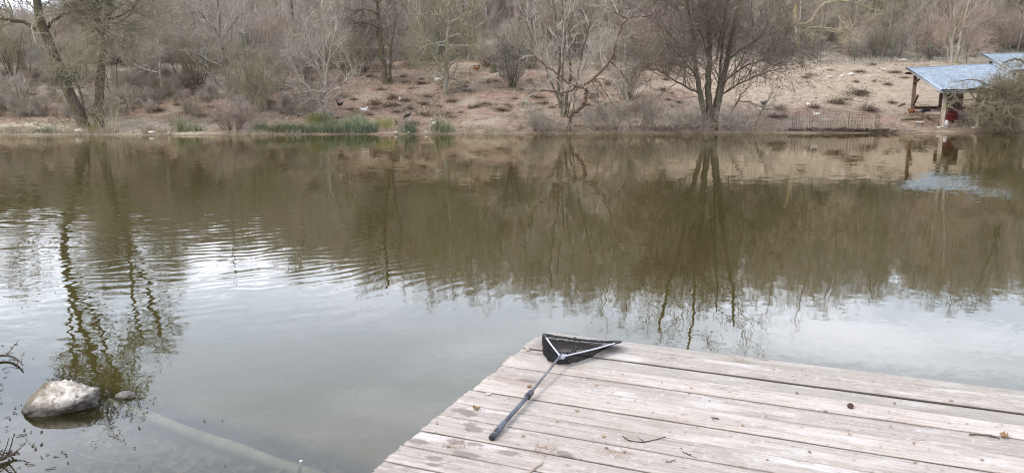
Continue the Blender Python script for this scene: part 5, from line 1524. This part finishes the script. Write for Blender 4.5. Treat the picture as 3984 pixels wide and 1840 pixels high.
reeds('dry_reeds', 3250, 505, 170, .95, 2.1, 'bed of dead reed stalks inside the rusty wire pen', 5, .5)
m = blades(rng, 420, .3, 1.2, .018, 1.0, .1, 3)
o = bpy.data.objects.new('dead_grass', m.mesh('dead_grass', M['sedge'])); o.location = gpt(3250, 509); o.scale = (14, 1.6, 1); tag(link(o), 'matted dead grass along the foot of the wire pen', 'dead grass', kind='stuff')

# fences along the top of the slope
def top_line(px, t):
    for Y in np.arange(50, 80, .2):
        x = (px - 1992) / F * Y * 1.01
        if Y - shore(x) >= t: break
    return np.array((x, Y, terrain(x, Y)))
cord_pts = []
fence('wire_fence', 'old wire fence with a white cord along the top of the reddish slope', 'fence', [top_line(q, 18.5) for q in (1290, 1500, 1700, 1900, 2180)], 1.15, 'wire', 3.0, (.3, .6, .98), .03, .009, .3)
A, B, C_ = top_line(1360, 18.3), top_line(1690, 18.3), top_line(1900, 18.3)
m = MB(); m.tube(catmull([A + (0, 0, 1.12), (A + B) / 2 + (0, 0, 1.10), B + (0, 0, 1.18), C_ + (0, 0, 1.28)], 6) - A, .032, 6)
o = bpy.data.objects.new('white_cord', m.mesh('white_cord', M['cord'])); o.location = A; tag(link(o), 'white cord stretched along the wire fence behind the dark tree', 'cord')
fence('wire_fence', 'green wire mesh fence at the foot of the wood behind the bare right slope', 'fence', [top_line(q, 19.5) for q in (2980, 3150, 3280, 3420, 3560, 3700, 3860, 4050)], 1.5, 'wire_green', 2.9, (.05, .28, .5, .72, .98), .03, .006, .22)
q = top_line(3560, 19.3)
ground_b = MB(); ground_b.tube([(0, 0, 1.5), (-1.1, -.4, 0)], .03, 6); ground_b.tube([(0, 0, 1.5), (1.0, -.4, .1)], .03, 6)
o = bpy.data.objects.new('fence_strut', ground_b.mesh('fence_strut', M['wire_green'])); o.location = q; tag(link(o), 'pair of slanting struts propping the green fence left of the pale poplar', 'strut')

# ------------------------------------------------------------------ poultry
def loft(spine, rad, wsc=.82, seg=14):
    S = catmull(spine, 4); k = np.linspace(0, 1, len(S)); r = np.interp(k, np.linspace(0, 1, len(rad)), rad)
    V = []; n = len(S)
    for i in range(n):
        t = S[min(i + 1, n - 1)] - S[max(i - 1, 0)]; t /= np.linalg.norm(t)
        u = np.array((0, 1.0, 0)); v = np.cross(t, u)
        for j in range(seg):
            a = 2 * math.pi * j / seg; V.append(S[i] + u * math.cos(a) * r[i] * wsc + v * math.sin(a) * r[i])
    m = MB(); V += [S[0], S[-1]]
    q = [(i * seg + j, i * seg + (j + 1) % seg, (i + 1) * seg + (j + 1) % seg, (i + 1) * seg + j) for i in range(n - 1) for j in range(seg)]
    a, b = n * seg, n * seg + 1
    t = [(a, (j + 1) % seg, j) for j in range(seg)] + [(b, (n - 1) * seg + j, (n - 1) * seg + (j + 1) % seg) for j in range(seg)]
    m.add(V, q, t); return m
POSE = {
 'stand': ([(-.23, 0, .30), (-.17, 0, .27), (-.10, 0, .235), (0, 0, .215), (.08, 0, .235), (.12, 0, .29), (.145, 0, .345), (.17, 0, .375), (.205, 0, .372), (.235, 0, .362)], [.012, .05, .088, .105, .09, .058, .040, .036, .026, .004], (.175, .415)),
 'peck': ([(-.22, 0, .37), (-.17, 0, .31), (-.10, 0, .265), (0, 0, .225), (.09, 0, .20), (.15, 0, .155), (.19, 0, .10), (.215, 0, .065), (.235, 0, .04), (.25, 0, .015)], [.012, .05, .088, .105, .088, .055, .040, .034, .022, .004], (.235, .095)),
 'rest': ([(-.23, 0, .20), (-.17, 0, .17), (-.10, 0, .135), (0, 0, .115), (.08, 0, .135), (.12, 0, .18), (.14, 0, .225), (.165, 0, .25), (.20, 0, .25), (.23, 0, .24)], [.012, .055, .09, .11, .092, .062, .042, .036, .026, .004], (.172, .29))}
def hen(px, py, mat, pose, rz, label, sc=1.0, tailh=.12, tail_mat=None, p=None, cat='chicken'):
    p = gpt(px, py) if p is None else p
    sc *= .9; o = empty('chicken', p, rz); o.scale = (sc, sc, sc); tag(o, label, cat)
    sp, rd, cb = POSE[pose]
    body = loft(sp, rd).build('body', M[mat], o)
    # tail: a fan of curved feathers
    m = MB(); t0 = np.array(sp[0]) * (.75, 1, 1) + np.array(sp[1]) * (.25, 0, 0)
    for k in range(9):
        a = (k - 4) * .16; L_ = tailh * (1.25 - .07 * abs(k - 4))
        q = [np.array((sp[1][0], 0, sp[1][2])) + np.array((-f * L_ * .75, math.sin(a) * f * L_ * .5, f * L_ * (1.15 - .35 * f * f))) for f in (0, .35, .7, 1)]
        m.tube(q, [.016, .02, .016, .004], 6)
    m.build('tail', M[tail_mat or mat], body)
    for s in (-1, 1):
        m = MB(); m.add(*[x for x in (lambda mm: (np.concatenate(mm.v), np.concatenate(mm.q), np.concatenate(mm.t)))(loft([(sp[1][0] + .0, s * .07, sp[2][2] + .01), (-.06, s * .085, sp[3][2] + .015), (.04, s * .082, sp[4][2] + .01)], [.012, .05, .03], .35, 8))])
        m.build('wing', M[mat], body)
        if pose != 'rest':
            m = MB(); x = -.01; z = sp[3][2] - .06
            m.tube([(x, s * .045, z), (x + .012, s * .045, z * .5), (x - .004, s * .045, .006)], [.022, .009, .008], 6)
            for a in (-.5, 0, .5, math.pi): m.tube([(x - .004, s * .045, .008), (x - .004 + .055 * math.cos(a), s * .045 + .055 * math.sin(a), .004)], [.007, .004], 5)
            m.build('leg', M['leg_yellow'], o)
    m = MB()
    for k in range(4): m.tube([(cb[0] - .02 + k * .014, 0, cb[1] - .022), (cb[0] - .024 + k * .014, 0, cb[1] + .006 - .003 * k)], [.010, .004], 6)
    if pose != 'peck': m.tube([(cb[0] + .03, 0, cb[1] - .055), (cb[0] + .028, 0, cb[1] - .09)], [.008, .009], 6)
    m.build('comb', M['comb'], o)
    return o
hen(1702, 331, 'hen_white', 'stand', R(205), 'white rooster standing tall on the reddish slope left of the lichen tree', 1.6, .17)
hen(1418, 444, 'hen_white', 'stand', R(10), 'white hen walking above the rushes near the pale tree', 1.15, .10)
hen(1322, 423, 'hen_black', 'stand', R(160), 'black hen with grey back standing just right of the pale spreading tree', 1.25, .14)
hen(1584, 466, 'hen_black', 'peck', R(190), 'small black hen pecking above the isolated rush tuft', 1.1, .13)
hen(1557, 400, 'hen_grey', 'stand', R(120), 'pale grey hen among tussocks below the white rooster', 1.0, .1)
hen(1854, 281, 'hen_brown', 'stand', R(175), 'reddish brown hen at the top of the slope left of the stump', 1.2, .12)
hen(1544, 493, 'hen_brown', 'peck', R(80), 'ginger hen by the water right of the yellow green rushes', 1.1, .1)
hen(1686, 495, 'hen_white', 'peck', R(160), 'small white hen pecking beside the tall grey green rush tuft', .95, .1)
hen(1972, 311, 'hen_grey', 'stand', R(95), 'white and black hen in front of the ivy shrub', 1.1, .12, 'hen_black')
hen(3174, 459, 'hen_white', 'stand', R(170), 'white hen standing behind the rusty wire pen', 1.05, .12)
hen(3144, 420, 'hen_white', 'stand', R(100), 'white hen beside a tussock up the slope from the wire pen', 1.0, .08)
hen(2970, 410, 'hen_black', 'rest', R(20), 'black hen resting on the slope right of the big alder', 1.05, .1)
hen(2607, 470, 'hen_brown', 'peck', R(30), 'rust coloured hen pecking near the water left of the big alder', 1.1, .1)
hen(1345, 486, 'hen_brown', 'rest', R(60), 'brown speckled hen sitting behind the long green rushes', .95, .08)
p = at_y(3578, 426, 47.0); p = np.array((p[0], 48.0, terrain(p[0], 48.0)))
hen(0, 0, 'hen_brown', 'stand', R(185), 'brown rooster under the left end of the tiled shelter', 1.15, .12, None, p)
def ledge_pt(px):
    p = at_y(px, 452, 45.1); p[2] += .032; return p
hen(0, 0, 'hen_white', 'rest', R(120), 'white hen with black tail sitting on the shelter ledge, left of two', 1.35, .1, 'hen_black', ledge_pt(3838))
hen(0, 0, 'hen_grey', 'rest', R(20), 'pale hen lying on the shelter ledge, right of two', 1.35, .08, None, ledge_pt(3892))

# ------------------------------------------------------------------ dry grass, straw and twigs over the whole bank
rng = np.random.default_rng(909)
def cover(name, n, xr, tr, hgt, wid, flat, mat, label, keep=lambda x, t: 1.0):
    V = np.zeros((n, 4, 3)); k = 0
    while k < n:
        x = rng.uniform(*xr); s_ = shore(x); t = tr[0] + (tr[1] - tr[0]) * rng.random(); y = s_ + t
        c = mn.noise((x * .45, y * .45, 8.8)) + .6 * mn.noise((x * 1.4, y * 1.4, 2.8))
        if rng.random() > keep(x, t) * max(.02, min(1, .30 + 1.9 * c)): continue
        z = terrain(x, y); h = hgt * rng.uniform(.4, 1.3)
        d = np.array((rng.normal(0, 1), rng.normal(0, .8), abs(rng.normal(0, 1)) * (1.6 if not flat else .12) + .03)); d /= np.linalg.norm(d)
        sd_ = np.cross(d, (0, 1, .2)); sd_ /= np.linalg.norm(sd_) + 1e-6
        p = np.array((x, y, z + (.02 if flat else -.02))); wv = wid * rng.uniform(.6, 1.4)
        V[k] = (p - sd_ * wv / 2, p + sd_ * wv / 2, p + d * h + sd_ * wv * .2 + (0, 0, -.15 * h * (not flat)), p + d * h - sd_ * wv * .2 + (0, 0, -.15 * h * (not flat))); k += 1
    m = MB(); m.add(V.reshape(-1, 3), np.arange(n * 4).reshape(n, 4))
    o = m.build(name, M[mat], None, False)
    return tag(o, label, 'ground cover', kind='stuff')
mid = lambda x, t: 1.0 if x < 9 else (.5 if t < 5 else .14)
cover('dry_grass', 24000, (-36, 36), (.3, 20), .26, .020, False, 'straw', 'dry straw coloured grass standing over the far bank', mid)
cover('straw_litter', 18000, (-36, 36), (.15, 19), .32, .024, True, 'stick', 'bleached straw and twig litter lying over the far bank', mid)
cover('dead_leaves', 9000, (-36, 36), (.3, 24), .13, .05, True, 'sedge', 'dark dead leaves and sedge litter over the far bank', lambda x, t: 1.0 if x < 9 else .35)
cover('waterside_grass', 12000, (-34, 19), (.0, 1.5), .34, .018, False, 'straw', 'bleached grass fringe along the far waterline')
cover('wood_litter', 9000, (-44, 46), (18, 34), .5, .03, False, 'twig_tan', 'pale brambles and dead stalks along the foot of the wood')
